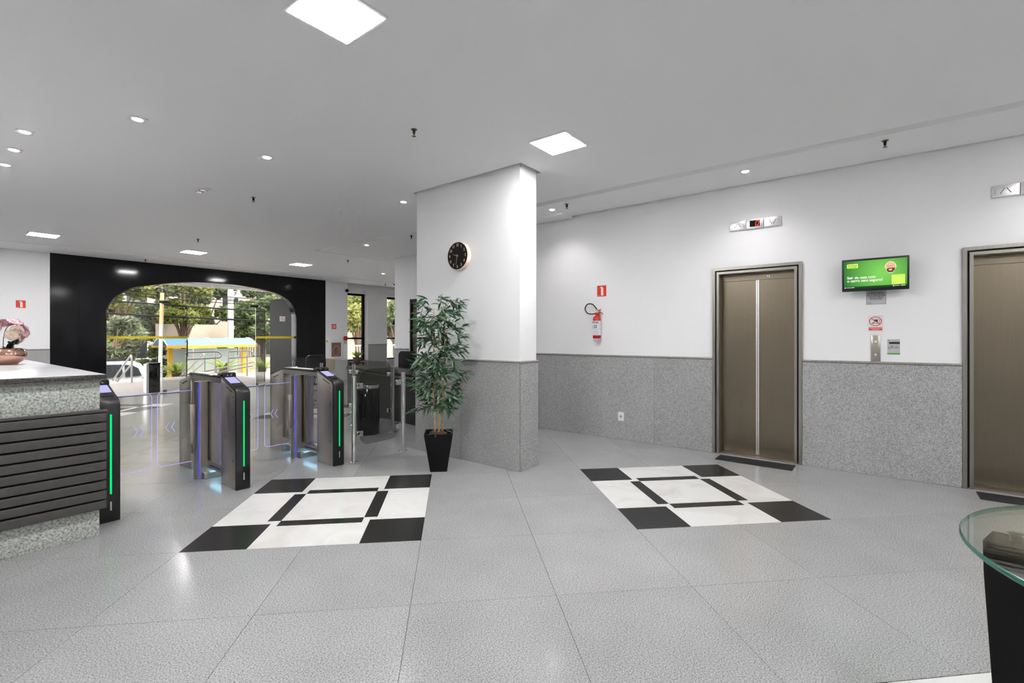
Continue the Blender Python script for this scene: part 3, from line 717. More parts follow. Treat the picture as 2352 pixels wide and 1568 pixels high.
for (px, py, pz, az, el, pm_) in ((-.055, -.02, .325, 150, 20, pme), (-.015, .02, .365, 90, 55, pme), (.03, -.04, .375, -60, 60, pme), (.075, -.01, .345, 0, 35, pme), (.085, -.03, .30, -40, 10, pme), (.045, -.05, .315, -90, -20, pme2), (.07, -.03, .265, -30, -20, pme2), (.015, -.045, .275, -110, -25, pme2), (.06, 0, .235, 20, -30, pme2)):
    f = obj('bloom', MB().lathe([(.004, -.006), (.008, 0), (.004, .008)], 8).mesh('bloom', M_petal2), ob, (px, py, pz)); f.rotation_euler = (0, radians(90 - el), radians(az))
    for k in range(5):
        q = obj('petal', pm_, f); q.rotation_euler = (0, radians(-18), k * 2 * pi / 5)
for (bx, by, bz, r_) in ((-.002, -.03, .205, .010), (.05, -.03, .205, .009), (.008, -.03, .185, .007), (.045, -.03, .188, .005), (.026, -.03, .178, .004)):
    MB().lathe([(.0005, -r_), (r_ * .7, -r_ * .7), (r_, 0), (r_ * .7, r_ * .7), (.0005, r_)], 10, (bx, by, bz)).build('bud', M_leafd, ob, smooth=60)
MB().tube([(.055, -.02, .25), (.04, -.028, .215), (.026, -.03, .18)], .0015, 5).tube([(.04, -.028, .212), (-.002, -.03, .205)], .0012, 5).tube([(.04, -.028, .212), (.05, -.03, .205)], .0012, 5).build('bud_stem', MATS['orchid_stem'], ob)
cp = thing('cup', 'small white frosted cup behind the copper bowl on the desk', 'cup', (.52, 6.72, 1.10))
MB().lathe([(.028, 0), (.036, .09), (.038, .17), (.034, .17), (.030, .02), (.001, .018)], 24).build('body', M_label, cp, smooth=50)
MB().lathe([(.039, .165), (.039, .172)], 24).build('rim', M_label, cp, smooth=50)

# ------------------------------------------------------------------ potted bamboo
pt = thing('potted_bamboo', 'tall artificial bamboo plant in a tapered black square pot', 'potted plant', (3.375, 3.59, 0), radians(-45))
# local frame: -y towards the viewer
pv = [(-.083, -.083, 0), (.083, -.083, 0), (.083, .083, 0), (-.083, .083, 0), (-.142, -.142, .385), (.142, -.142, .385), (.142, .142, .385), (-.142, .142, .385),
      (-.132, -.132, .385), (.132, -.132, .385), (.132, .132, .385), (-.132, .132, .385), (-.125, -.125, .345), (.125, -.125, .345), (.125, .125, .345), (-.125, .125, .345)]
pf = [(0, 3, 2, 1)] + [(i, (i + 1) % 4, 4 + (i + 1) % 4, 4 + i) for i in range(4)] + [(4 + i, 4 + (i + 1) % 4, 8 + (i + 1) % 4, 8 + i) for i in range(4)] + [(8 + i, 8 + (i + 1) % 4, 12 + (i + 1) % 4, 12 + i) for i in range(4)] + [(12, 13, 14, 15)]
MB().add(pv, pf).build('pot', pm('pot_black', (.005, .0048, .0048), .5, spec=.2), pt)
MB().lathe([(.085, .345), (.07, .375), (.035, .395), (.005, .40)], 14).build('fibre_mound', pm('coir', (.14, .07, .04), .95, var=.4, vs=120, bump=.6, bs=200), pt, smooth=70)
M_cane = pm('cane', (.50, .34, .16), .5, var=.2, vs=30)
canes = []
for (x, y, lx, ly, h_) in ((-.04, -.01, -.055, .0, 1.62), (.0, -.03, .0, -.01, 1.55), (.04, .005, .06, .01, 1.68)):
    p = []
    for k in range(12):
        u = k / 11; p.append((x + (lx - x) * u + .008 * sin(5 * u + x * 90), y + (ly - y) * u + .008 * cos(4 * u + y * 80), .36 + (h_ - .36) * u))
    canes.append(p); MB().tube(p, [.0085 - .005 * k / 11 for k in range(12)], 8).build('cane', M_cane, pt, smooth=50)
ML = [foliage('bamboo_leaf_a', (.020, .070, .025), (.045, .13, .05), 9, .15), foliage('bamboo_leaf_b', (.05, .13, .06), (.10, .20, .11), 9, .15), foliage('bamboo_leaf_c', (.14, .22, .15), (.24, .32, .24), 9, .15)]
def bleaf(L, wd, droop, mt):
    vs = []; fs = []; n = 5
    for i in range(n + 1):
        u = i / n; w = wd * (sin(pi * (.10 + .90 * u)) ** .8) * (1 if u < 1 else 0); vs += [(L * u, -w, -droop * u * u + w * .35), (L * u, 0, -droop * u * u), (L * u, w, -droop * u * u + w * .35)]
    for i in range(n): a = i * 3; fs += [(a, a + 3, a + 4, a + 1), (a + 1, a + 4, a + 5, a + 2)]
    return vs, fs
LEAFM = []
for mt in ML:
    for L_, wd, dr in ((.10, .0105, .020), (.125, .012, .040), (.085, .0095, .010)):
        v, f = bleaf(L_, wd, dr, mt); LEAFM.append(MB().add(v, f).mesh('leaf', mt, smooth=60))
rb = random.Random(11)
spots = []
twigs = MB()
for ci, p in enumerate(canes):
    for k in range(56):
        u = .16 + .84 * (k + rb.random()) / 56
        i = min(10, int(u * 11)); q = Vector(p[i]).lerp(Vector(p[i + 1]), u * 11 - i)
        az = rb.uniform(0, 2 * pi); zrel = (q.z - .55) / 1.15
        reach = rb.uniform(.05, .185) * (1.15 - .35 * abs(zrel - .45)) 
        tip = q + Vector((cos(az) * reach, sin(az) * reach * .85, rb.uniform(.02, .10)))
        twigs.tube([q, q.lerp(tip, .5) + Vector((0, 0, .015)), tip], .0016, 4)
        spots.append((tip, az))
for sx, sy, sz, az in ((.235, -.02, 1.68, .3), (-.17, 0, 1.70, 2.6), (.02, -.03, 1.72, 1.2)): spots += [(Vector((sx * .8, sy, sz)), az), (Vector((sx * .9, sy, sz + .03)), az)]
ex = [(.07, -.02, .72), (.16, -.05, .80), (.225, -.06, .90), (.245, -.06, .965)]
twigs.tube(ex, .0022, 5); spots += [(Vector(ex[-1]), .5)]
twigs.build('twigs', pm('twig', (.20, .13, .06), .6), pt)
def leaf_mat(tip, az):
    a = az + rb.gauss(0, .75); e = rb.uniform(-.75, .55)
    return Matrix.Translation(tip) @ Matrix.Rotation(a, 4, 'Z') @ Matrix.Rotation(-e, 4, 'Y') @ Matrix.Rotation(rb.uniform(-.9, .9), 4, 'X')
alll = []
for tip, az in spots:
    for k in range(rb.choice((6, 7, 8))):
        alll.append((leaf_mat(tip + Vector((rb.gauss(0, .012), rb.gauss(0, .012), rb.gauss(0, .012))), az), rb.choice((0, 0, 1, 1, 1, 2, 2)) * 3 + rb.randrange(3)))
alll.sort(key=lambda a: a[0].translation.y)           # nearest to the viewer first
for k in range(26):                                   # fallen leaves on the soil
    alll.insert(k, (Matrix.Translation((rb.uniform(-.10, .10), rb.uniform(-.10, .10), .375 + rb.random() * .02)) @ Matrix.Rotation(rb.uniform(0, 6.3), 4, 'Z'), rb.choice((0, 1, 2)) * 3 + 2))
restl = MB()
for n, (mt, k) in enumerate(alll):
    if n < 300:
        o = obj('leaf', LEAFM[k], pt); o.matrix_local = mt
    else:
        me = LEAFM[k]; restl.add([mt @ v.co for v in me.vertices], [tuple(f.vertices) for f in me.polygons], k // 3)
rl = restl.build('foliage', ML, pt, smooth=60); rl['kind'] = 'stuff'

# ------------------------------------------------------------------ things on the lift wall  (local: x right, -y out of the wall)
RW = -pi / 2
def ext_sign(parent_loc, rz, label):
    t = thing('extinguisher_sign', label, 'sign', parent_loc, rz)
    MB().box(-.068, .068, -.003, 0, -.074, .074).build('plate', M_redsign, t)
    bt = [(-.010, -.062), (.026, -.062), (.026, .028), (.020, .044), (.010, .052), (.010, .060), (-.016, .056), (-.026, .036), (-.020, .034), (-.012, .046), (-.004, .046), (-.010, .030)]
    MB().prism(bt, 'y', -.0042, -.003).build('pictogram', M_wsign, t)
    MB().box(-.060, -.026, -.0042, -.003, -.066, -.060).build('fine_print', M_wsign, t)
ext_sign((XR, 3.045, 1.978), RW, 'red extinguisher sign on the white wall above the fire extinguisher')
ext_sign((1.44, YB, 1.998), 0, 'red extinguisher sign on the far wall above the pink orchid')
fe = thing('fire_extinguisher', 'red fire extinguisher with white label hanging on the lift wall', 'fire extinguisher', (XR, 3.08, 1.33), RW)
c0 = (0, -.075, 0)
cy = MB().lathe([(.050, .0), (.0535, .008), (.0535, .262), (.049, .285), (.034, .303), (.018, .312), (.016, .325)], 30, c0).build('cylinder', M_red, fe, smooth=50)
MB().lathe([(.0542, .045), (.0542, .240)], 30, c0, caps=False).build('label_wrap', M_label, cy, smooth=50)
def wrap(nm, a0, a1, z0, z1, mt, par=fe, R=.0547):
    """a curved patch on the front of the cylinder; angles in degrees, 0 faces the viewer"""
    vs = []; n = 6
    for i in range(n + 1):
        a = radians(a0 + (a1 - a0) * i / n)
        for zz in (z0, z1): vs.append((R * sin(a), -.075 - R * cos(a), zz))
    return MB().add(vs, [(2 * i, 2 * i + 2, 2 * i + 3, 2 * i + 1) for i in range(n)]).build(nm, mt, par)
wrap('pictogram_field', -12, 28, .140, .182, M_bluei); wrap('pictogram_field', -58, -26, .140, .182, M_redsign); wrap('pictogram_core', -50, -34, .147, .176, M_label, R=.0549); wrap('pictogram_core', 0, 14, .152, .172, M_label, R=.0549)
for k in range(9): wrap('label_line', -15 + (k % 3) * 2, 58 - (k % 4) * 5, .056 + k * .0085, .0595 + k * .0085, M_grey)
wrap('label_line', -10, 70, .197, .199, M_redsign); wrap('label_line', 40, 80, .140, .143, M_redsign)
text('label_lettering', 'PÓ BC', .032, M_ink, fe, (.012, -.1315, .216), sx=1.0, bold=.0008)
MB().lathe([(.052, .0), (.054, -.006), (.050, -.010)][::-1], 24, c0).build('foot', M_label, fe)
MB().box(-.017, .017, -.097, -.053, .320, .352).build('valve', M_red, fe, bevel=.005)
MB().lathe([(.013, .350), (.013, .372), (.006, .378)], 12, (.012, -.075, 0)).build('seal', M_yellow, fe)
MB().tube([(.015, -.075, .375), (.05, -.078, .388), (.068, -.078, .396)], .0045, 6).build('lever', M_red, fe)
MB().tube([(.012, -.075, .356), (.06, -.078, .352), (.082, -.078, .342), (.096, -.078, .330)], .0055, 6).build('carry_handle', M_red, fe)
hp = catmull([(.002, -.075, .392), (-.02, -.078, .425), (-.07, -.078, .468), (-.14, -.078, .470), (-.178, -.078, .415), (-.150, -.078, .355), (-.09, -.078, .335), (-.012, -.075, .338)], 5)
MB().tube(hp, .0085, 8).build('hose', M_hose, fe, smooth=50)
MB().box(-.02, .02, -.03, 0, .30, .39).build('wall_bracket', M_steel, fe)
# socket
so = thing('wall_socket', 'white single power socket low on the granite dado', 'socket', (XR - .016, 2.754, .245), RW)
MB().prism(rrect(-.042, .042, 0, .118, .014), 'y', -.006, 0).build('cover_plate', M_trimw, so, bevel=.002)
MB().disc((0, -.0065, .059), .016, 'y', -.001).build('outlet', pm('brassy', (.42, .36, .12), .4), so)
for k in (-.006, .006): MB().disc((k, -.008, .062), .0028, 'y', -.001, 8).build('contact_hole', M_dark, so)
for k in (.030, .088): MB().disc((0, -.0065, k), .003, 'y', -.001, 8).build('screw', M_grey, so)
# clock
M_rose = pm('rose_gold', (.55, .33, .22), .35)
ck = thing('wall_clock', 'round wall clock with black dial and pale wooden rim on the pillar', 'clock', (3.825, 3.715, 2.245), RW)
MB().prism([(.157 * cos(2 * pi * i / 48), .157 * sin(2 * pi * i / 48)) for i in range(48)], 'y', -.055, 0).build('rim', M_wood, ck, bevel=.004)
MB().prism([(.150 * cos(2 * pi * i / 48), .150 * sin(2 * pi * i / 48)) for i in range(48)], 'y', -.0565, -.054).build('dial', M_blackm, ck)
for n in range(1, 13):
    a = radians(90 - 30 * n); text('numeral', str(n), .046, M_rose, ck, (.118 * cos(a), -.057, .118 * sin(a)), space=.9, bold=.0008)
def hand(ang, L, w): 
    a = radians(90 - ang); d = Vector((cos(a), sin(a))); n = Vector((-d.y, d.x))
    P = [d * -.018 + n * w, d * -.018 - n * w, d * L - n * w * .5, d * L + n * w * .5]
    return [(p.x, p.y) for p in P]
MB().prism(hand(287, .070, .0032), 'y', -.0595, -.0585).build('hour_hand', M_rose, ck); MB().prism(hand(191, .100, .0026), 'y', -.0615, -.0605).build('minute_hand', M_rose, ck)
MB().disc((0, -.0585, 0), .006, 'y', -.004, 12).build('centre_cap', M_rose, ck)
# floor indicators
def arrow_box(par, x0, x1, up):
    p = MB().box(x0 + .0015, x1 - .0015, -.014, 0, -.051, .051).build('panel', M_steelh, par, bevel=.003)
    c = (x0 + x1) / 2; s = 1 if up else -1; 
    for sx in (-1, 1):
        MB().prism([(c + sx * .004, .022 * s), (c + sx * .008, .024 * s), (c + sx * .036, -.022 * s), (c + sx * .032, -.024 * s)], 'y', -.0152, -.014).build('arrow_line', M_dark, p)
        for k in range(4): MB().box(c + sx * .066 - .005, c + sx * .066 + .005, -.0150, -.014, -.022 + k * .011, -.016 + k * .011).build('speaker_slot', M_grey, p)
def indicator(y, label):
    t = thing('lift_indicator', label, 'indicator', (XR, y, 2.612), RW, 'lift floor indicators')
    arrow_box(t, -.262, -.09, True); arrow_box(t, .09, .262, False)
    c = MB().box(-.0885, .0885, -.016, 0, -.053, .053).build('centre_panel', M_steelh, t, bevel=.003)
    MB().box(-.052, .050, -.0175, -.016, -.030, .040).build('display_window', M_blackgl, c)
    dg_ = MB(); x0, x1, z0, z1 = .008, .040, -.022, .034; sl = .12; w = .006
    def sg(a, b, c_, d): dg_.prism([(p[0] + sl * p[1], p[1]) for p in ((a, c_), (b, c_), (b, d), (a, d))], 'y', -.0185, -.0175)
    sg(x0, x1, z0, z0 + w); sg(x0, x1, z1 - w, z1); sg(x0, x0 + w, z0 + w, .003); sg(x0, x0 + w, .009, z1 - w); sg(x1 - w, x1, z0 + w, .003); sg(x1 - w, x1, .009, z1 - w)
    dg_.build('digit_zero', M_redled, c)
indicator(1.150, 'steel floor indicator with red digit above the lift left of the screen')
indicator(-.988, 'steel floor indicator cut off by the right frame edge')
# screen
tv = thing('wall_screen', 'black framed screen showing a green advertisement on the lift wall', 'screen', (XR - .085, .086, 1.80), RW)
mp_ = MB().box(-.09, .09, .045, .085, .06, .26).box(-.03, .03, -.01, .05, .12, .20).build('wall_bracket', M_blackm, tv)
tp = obj('panel_assembly', None, tv, (0, 0, .0)); 
TW, TH = .257, .312
body = MB().box(-TW, TW, -.03, .012, 0, TH).build('casing', M_black, tv, bevel=.004)
body.rotation_euler = (radians(7), 0, 0)
bpy.data.objects.remove(tp)
def tvm(nm, mb, m): return mb.build(nm, m, body)
m_, nt_, b_ = nodes('screen_green'); nt_.nodes.remove(b_)
gt = nt_.nodes.new('ShaderNodeTexCoord'); gs = nt_.nodes.new('ShaderNodeTexGradient'); gs.gradient_type = 'SPHERICAL'; gm = nt_.nodes.new('ShaderNodeMapping'); gm.inputs['Location'].default_value = (-.06, 0, -.17); gm.inputs['Scale'].default_value = (1.0, 1, 1.0)
gsc = nt_.nodes.new('ShaderNodeMapping'); gsc.inputs['Scale'].default_value = (2.6, 2.6, 2.6)
gr = nt_.nodes.new('ShaderNodeValToRGB'); gr.color_ramp.elements[0].color = (.01, .11, .035, 1); gr.color_ramp.elements[0].position = .1; gr.color_ramp.elements[1].color = (.20, .58, .10, 1); gr.color_ramp.elements[1].position = .9
ge = nt_.nodes.new('ShaderNodeEmission'); ge.inputs[1].default_value = 1.0
for a, b in ((gt.outputs['Object'], gm.inputs[0]), (gm.outputs[0], gsc.inputs[0]), (gsc.outputs[0], gs.inputs[0]), (gs.outputs[0], gr.inputs[0]), (gr.outputs[0], ge.inputs[0]), (ge.outputs[0], nt_.nodes.get('Material Output').inputs[0])): nt_.links.new(a, b)
tvm('display', MB().box(-TW + .016, TW - .016, -.0312, -.030, .030, TH - .018), m_)
E_w = emit('screen_white', (.95, .93, .80), .95); E_lime = emit('screen_lime', (.62, .90, .13), .95); E_dk = emit('screen_dark_green', (.03, .10, .01), .8); E_bar = emit('screen_bar', (.02, .09, .03), .7)
E_skin = emit('screen_skin', (.85, .50, .32), .9); E_beard = emit('screen_brown', (.16, .07, .04), .9); E_cream = emit('screen_cream', (.95, .85, .55), .9)
text('headline', 'Sair de casa com\no carro sem seguro?', .0355, E_w, body, (-.216, -.0315, .118), align='LEFT', ext=.0003, line=.85, space=.95, bold=.0006)
tvm('logo_field', MB().prism(rrect(-.216, -.128, .226, .268, .008), 'y', -.0318, -.0312), E_lime)
text('logo_lettering', 'SUHai', .026, E_dk, body, (-.172, -.0322, .250), ext=.0003, sx=1.1); tvm('logo_line', MB().box(-.205, -.14, -.0322, -.0318, .231, .234), E_dk)
tvm('code_field', MB().box(.128, .226, -.0318, -.0312, .052, .142), E_lime)
tvm('footer_bar', MB().box(-TW + .016, TW - .016, -.0316, -.0312, .030, .048), E_bar)
tvm('footer_mark', MB().box(-.235, -.226, -.032, -.0316, .034, .043).box(-.22, -.18, -.032, -.0316, .037, .040).box(-.178, -.158, -.032, -.0316, .037, .042).box(.138, .146, -.032, -.0316, .034, .044).box(.150, .188, -.032, -.0316, .038, .041).box(.196, .228, -.032, -.0316, .037, .042), E_w)
def blob(cx, cz, P): return [(cx + x, cz + z) for x, z in P]
hd_ = [(.038 * cos(a) * (1 if sin(a) > -.2 else .82), .050 * sin(a)) for a in [2 * pi * i / 24 for i in range(24)]]
tvm('portrait_outline', MB().prism(blob(.120, .213, [(x * 1.14, z * 1.1) for x, z in hd_]), 'y', -.0316, -.0312), E_cream)
tvm('portrait_face', MB().prism(blob(.120, .213, hd_), 'y', -.032, -.0316), E_skin)
tvm('portrait_beard', MB().prism(blob(.120, .213, [(-.030, -.014), (-.012, -.006), (.012, -.006), (.030, -.006), (.034, .006), (.031, -.025), (.015, -.047), (-.015, -.047), (-.028, -.03)]), 'y', -.0324, -.032), E_beard)
tvm('portrait_mouth', MB().prism(blob(.120, .213, [(-.014, -.018), (.012, -.016), (.008, -.028), (-.010, -.029)]), 'y', -.0328, -.0324), E_cream)
tvm('portrait_eyes', MB().box(.096, .110, -.0324, -.032, .219, .223).box(.124, .138, -.0324, -.032, .220, .224), E_beard)
# notice under the screen
nt1 = thing('law_notice', 'grey printed notice plate partly hidden under the screen', 'notice', (XR, .076, 1.672), RW)
MB().box(-.077, .077, -.003, 0, 0, .145).build('plate', M_grey, nt1)
bd = MB(); 
for q in ((-.077, .077, 0, .002), (-.077, .077, .143, .145), (-.077, -.075, 0, .145), (.075, .077, 0, .145)): bd.box(q[0], q[1], -.0036, -.003, q[2], q[3])
bd.build('border', M_ink, nt1)
text('print', 'É vedada qualquer forma de\ndiscriminação em virtude de raça,\nsexo, cor, origem, condição social,\nidade, porte ou presença de deficiência\ne doença não contagiosa por\ncontato social, no acesso aos\nelevadores deste edifício.', .0102, M_ink, nt1, (0, -.0032, .083), ext=.0003, line=1.12, bold=.0004, sx=.92)
MB().box(-.068, -.034, -.0036, -.003, .012, .0145).build('fine_print', M_ink, nt1)
# no-pets sign
ps = thing('no_pets_sign', 'small white sign with a red prohibition ring over a pet carrier', 'sign', (XR, .081, 1.405), RW)
MB().box(-.060, .060, -.002, 0, 0, .155).build('plate', M_label, ps)
ring = MB(); R0, R1, cz = .050, .043, .100; vs = []
for i in range(33):
    a = 2 * pi * i / 32; vs += [(R0 * cos(a), -.003, cz + R0 * .92 * sin(a)), (R1 * cos(a), -.003, cz + R1 * .92 * sin(a))]
ring.add(vs, [(2 * i, 2 * i + 2, 2 * i + 3, 2 * i + 1) for i in range(32)])
ring.prism([(-.034, cz + .026), (-.029, cz + .031), (.034, cz - .026), (.029, cz - .031)], 'y', -.0034, -.0028)
pict = MB().box(-.010, .032, -.0026, -.002, cz - .022, cz - .019).box(-.010, .032, -.0026, -.002, cz + .016, cz + .019).box(.029, .032, -.0026, -.002, cz - .02, cz + .017).box(-.012, -.008, -.0026, -.002, cz - .02, cz + .006).prism([(-.012, cz + .014), (.018, cz + .014), (.018, cz - .012), (.010, cz - .002), (-.002, cz - .002), (-.008, cz + .004)], 'y', -.0026, -.002).prism([(-.030, cz - .022), (-.016, cz - .008), (-.012, cz - .022)], 'y', -.0026, -.002)
pict.build('pictogram', M_ink, ps); ring.build('prohibition_ring', M_redsign, ps)
MB().box(-.052, .052, -.003, -.002, .012, .040).build('red_banner', M_redsign, ps)
for k, (a, b) in enumerate(((-.046, .046), (-.030, .030))): MB().box(a, b, -.0036, -.003, .028 - k * .010, .031 - k * .010).build('fine_print', M_label, ps)
MB().box(.02, .055, -.0026, -.002, .150, .152).build('fine_print', M_redsign, ps)
# call panel
ca = thing('lift_call_panel', 'tall steel lift call panel with two round lit buttons', 'call panel', (XR, .079, 1.115), RW)
MB().box(-.037, .037, -.008, 0, 0, .252).build('plate', M_steel, ca, bevel=.002)
for zz in (.065, .192):
    MB().disc((0, -.008, zz), .0165, 'y', -.004).build('button_ring', M_ink, ca)
    b_ = MB().disc((0, -.012, zz), .0135, 'y', -.002).build('button', M_label, ca)
    MB().box(-.006, .006, -.0146, -.014, zz - .002, zz + .002).build('button_mark', M_grey, ca)
pq = thing('lift_plaque', 'small grey plaque with black band and green bottom edge by the call panel', 'plaque', (XR, -.058, 1.184), RW)
MB().box(-.048, .048, -.003, 0, 0, .146).build('plate', M_grey, pq)
MB().box(-.034, .046, -.0038, -.003, .100, .120).build('black_band', M_ink, pq); MB().box(-.048, .048, -.0038, -.003, 0, .014).build('green_edge', M_grnsign, pq)
MB().box(-.016, -.006, -.0038, -.003, .060, .085).box(-.019, -.003, -.0038, -.003, .074, .078).build('green_symbol', M_grnsign, pq)
for k, (a, b, z) in enumerate(((-.042, -.02, .066), (-.042, -.02, .055), (.004, .040, .068), (.004, .036, .060), (.014, .024, .080), (-.044, -.03, .135), (-.044, -.034, .122))): MB().box(a, b, -.0038, -.003, z, z + .003).build('fine_print', M_ink, pq)

# ------------------------------------------------------------------ glass table
gt_ = thing('glass_table', 'round clear glass table with tapered black legs at the right edge', 'table', (2.02, -.79, 0))
R_ = .61
MB().lathe([(R_ - .004, .733), (R_, .737), (R_, .745), (R_ - .004, .749)], 96, caps=False).build('glass_edge', M_gedge, gt_, smooth=60)
MB().prism([((R_ - .004) * cos(2 * pi * i / 96), (R_ - .004) * sin(2 * pi * i / 96)) for i in range(96)], 'z', .733, .749).build('glass_top', M_glasst, gt_)
for k in range(4):
    a = pi / 2 - .30 + k * pi / 2; cx, cyy = .49 * cos(a), .49 * sin(a)
    lg = []
    for (r, z) in ((.034, 0.0), (.062, .60), (.064, .705)):
        for (u, v) in ((-r, -r), (r, -r), (r, r), (-r, r)): lg.append((u, v, z))
    l_ = MB().add(lg, [(0, 3, 2, 1), (8, 9, 10, 11)] + [(4 * j + i, 4 * j + (i + 1) % 4, 4 * j + 4 + (i + 1) % 4, 4 * j + 4 + i) for j in (0, 1) for i in range(4)]).build('leg', M_blackm, gt_, (cx, cyy, 0), a, bevel=.003)
    MB().lathe([(.014, .705), (.014, .727), (.02, .732)], 12).build('glass_pad', M_black, l_)
    MB().box(-.44, -.06, -.03, .03, .63, .70).build('rail', M_blackm, l_)

# ------------------------------------------------------------------ furniture beyond the barrier
M_deskb = pm('desk_black', (.006, .006, .006), .35, spec=.2)
bd_ = thing('black_desk', 'long bowed black lacquer desk behind the glass barrier', 'desk', (5.3, 7.4, 0))
fl = [(4.80, 5.66), (4.90, 6.4), (5.05, 7.1), (5.25, 7.8), (5.48, 8.5)]; bk = [(x + .72, y - .08) for x, y in fl[::-1]]
O_ = lambda P: [(x - 5.3, y - 7.4) for x, y in P]
ins = lambda P, d: [(x + d, y) for x, y in P]
MB().prism(O_(fl + bk), 'z', .735, .775).build('worktop', M_deskb, bd_, bevel=.006)
MB().prism(O_(ins(fl, .03) + ins(fl, .06)[::-1]), 'z', .0, .735).build('front_panel', M_deskb, bd_)
for k in (0, -1): 
    x, y = fl[k]; yy = y + (.03 if k == 0 else -.09); MB().box(x + .06 - 5.3, x + .66 - 5.3, yy - 7.4, yy + .03 - 7.4, 0, .735).build('end_panel', M_blackm, bd_)
MB().prism(O_(ins(fl, -.004) + ins(fl, .0)[::-1]), 'z', .700, .733).build('edge_trim', pm('walnut', (.12, .07, .04), .35, var=.3, vs=14), bd_)
def chair(x, y, rz, label, zt, mat, seat=.46, arms=True):
    t = thing('office_chair', label, 'chair', (x, y, 0), rz)
    MB().prism(rrect(-.23, .23, seat + .08, zt, .09, 6), 'y', .20, .245).build('backrest', mat, t, bevel=.012)
    MB().prism(rrect(-.24, .24, -.24, .22, .06, 5), 'z', seat - .06, seat).build('seat', mat, t, bevel=.015)
    MB().tube([(0, .22, zt - .25), (0, .26, seat), (0, .10, seat - .08), (0, 0, seat - .08)], .018, 8).build('back_stem', M_chrome, t)
    MB().lathe([(.025, .08), (.025, seat - .06)], 14).build('column', M_chrome, t)
    for k in range(5):
        a = 2 * pi * k / 5; l_ = MB().tube([(0, 0, .10), (.26 * cos(a), .26 * sin(a), .075)], [.022, .014], 8).build('leg', M_black, t)
        MB().lathe([(.012, .0), (.028, .012), (.028, .045), (.012, .057)], 12, (.26 * cos(a), .26 * sin(a), 0)).build('castor', M_blackm, l_)
    if arms:
        for s in (-1, 1): MB().tube([(s * .24, -.12, seat - .03), (s * .28, -.14, seat + .2), (s * .28, .16, seat + .2), (s * .24, .2, seat + .1)], .014, 8).build('armrest', M_black, t)
chair(4.98, 9.05, radians(190), 'black chair with wide rounded back left of the black desk', 1.0, M_black)
chair(6.25, 10.6, radians(150), 'tan wooden backed chair beyond the black desk', .88, M_wood, arms=False)
chair(6.22, 7.75, radians(-80), 'tall black office chair against the granite dado at the side wall', 1.06, M_blackm)
# wall equipment at the far right end of the entrance wall
hc = thing('hose_cabinet', 'white fire hose cabinet with a glazed door beside the black wall', 'hose cabinet', (8.27, YB, .70))
MB().box(-.25, .25, -.03, 0, 0, .66).build('frame', M_trimw, hc, bevel=.004)
MB().box(-.16, .16, -.0325, -.030, .05, .48).build('interior', pm('cabinet_inside', (.20, .13, .11), .7), hc)
MB().tube([(.12 * cos(a) , -.036, .22 + .14 * sin(a)) for a in [k * 2 * pi / 20 for k in range(21)]], .012, 6).tube([(-.08, -.036, .40), (.06, -.036, .38)], .022, 8).build('hose_coil', pm('hose_orange', (.65, .22, .04), .6), hc)
MB().box(-.17, .17, -.052, -.049, .04, .49).build('glass_door', M_glass, hc)
hs_ = thing('hose_sign', 'small red square hose sign above the white cabinet', 'sign', (8.21, YB, 1.60))
MB().box(-.075, .075, -.003, 0, 0, .15).build('plate', M_redsign, hs_); MB().disc((0, -.003, .075), .05, 'y', -.0015).build('hose_symbol', M_wsign, hs_); MB().disc((0, -.0046, .075), .026, 'y', -.001).build('hose_symbol_core', M_redsign, hs_)
fa = thing('alarm_box', 'tiny red alarm box above a round white sign next to the window', 'alarm', (8.60, YB, 1.12))
MB().box(-.055, .055, -.04, 0, .13, .26).build('alarm_case', M_red, fa, bevel=.004); MB().box(-.055, .055, -.003, 0, 0, .12).build('sign_plate', M_label, fa); MB().disc((0, -.003, .06), .038, 'y', -.0015).build('sign_ring', M_redsign, fa); MB().disc((0, -.0045, .06), .022, 'y', -.001).build('sign_core', M_label, fa)
ys = thing('yellow_sticker', 'tiny yellow sticker on the wall left of the hose cabinet', 'sticker', (7.975, YB, 1.20)); MB().box(-.035, .035, -.002, 0, 0, .05).build('sheet', M_yellow, ys); MB().box(-.03, .03, -.0026, -.002, .02, .024).build('print', M_ink, ys)
ca_ = thing('security_camera', 'round black dome camera high on the wall corner by the window', 'camera', (8.62, YB, 2.81))
MB().box(-.02, .02, -.03, 0, -.02, .02).build('bracket', M_black, ca_); MB().lathe([(.002, -.058), (.04, -.042), (.058, 0), (.04, .042), (.002, .058)], 20, (0, -.075, 0)).build('dome', M_blackgl, ca_, smooth=60)
pl = thing('pendant_lamp', 'dark grey cone pendant lamp hanging before the rear window', 'pendant lamp', (9.84, 12.5, 0))
MB().lathe([(.11, 1.755), (.105, 1.76), (.035, 1.94), (.02, 1.96), (.018, 2.08), (.004, 2.085)], 24).build('shade', M_blackm, pl, smooth=50); MB().tube([(0, 0, 2.08), (0, 0, 3.03)], .004, 6).build('cord', M_black, pl); MB().lathe([(.06, 3.03), (.06, 3.06)], 16).build('canopy', M_black, pl)
def rosette(name, label, loc, rp, hp_, n, L, wd, matp, matl, cat='potted plant', up=(.35, 1.2), droop=.12):
    t = thing(name, label, cat, loc)
    MB().lathe([(rp * .7, 0), (rp, hp_), (rp * .85, hp_), (rp * .8, hp_ * .85)], 18).build('pot', matp, t, smooth=50)
    for k in range(n):
        v, f = bleaf(L * random.uniform(.75, 1.05), wd, droop * random.uniform(.4, 1.4), matl)
        o = MB().add(v, f).build('leaf', matl, t, (0, 0, hp_ * .85), smooth=60); o.rotation_euler = (0, -random.uniform(*up), 2 * pi * k / n + random.uniform(-.2, .2))
    return t
M_palm = foliage('palm_green', (.16, .26, .03), (.42, .50, .10), 5, .4)
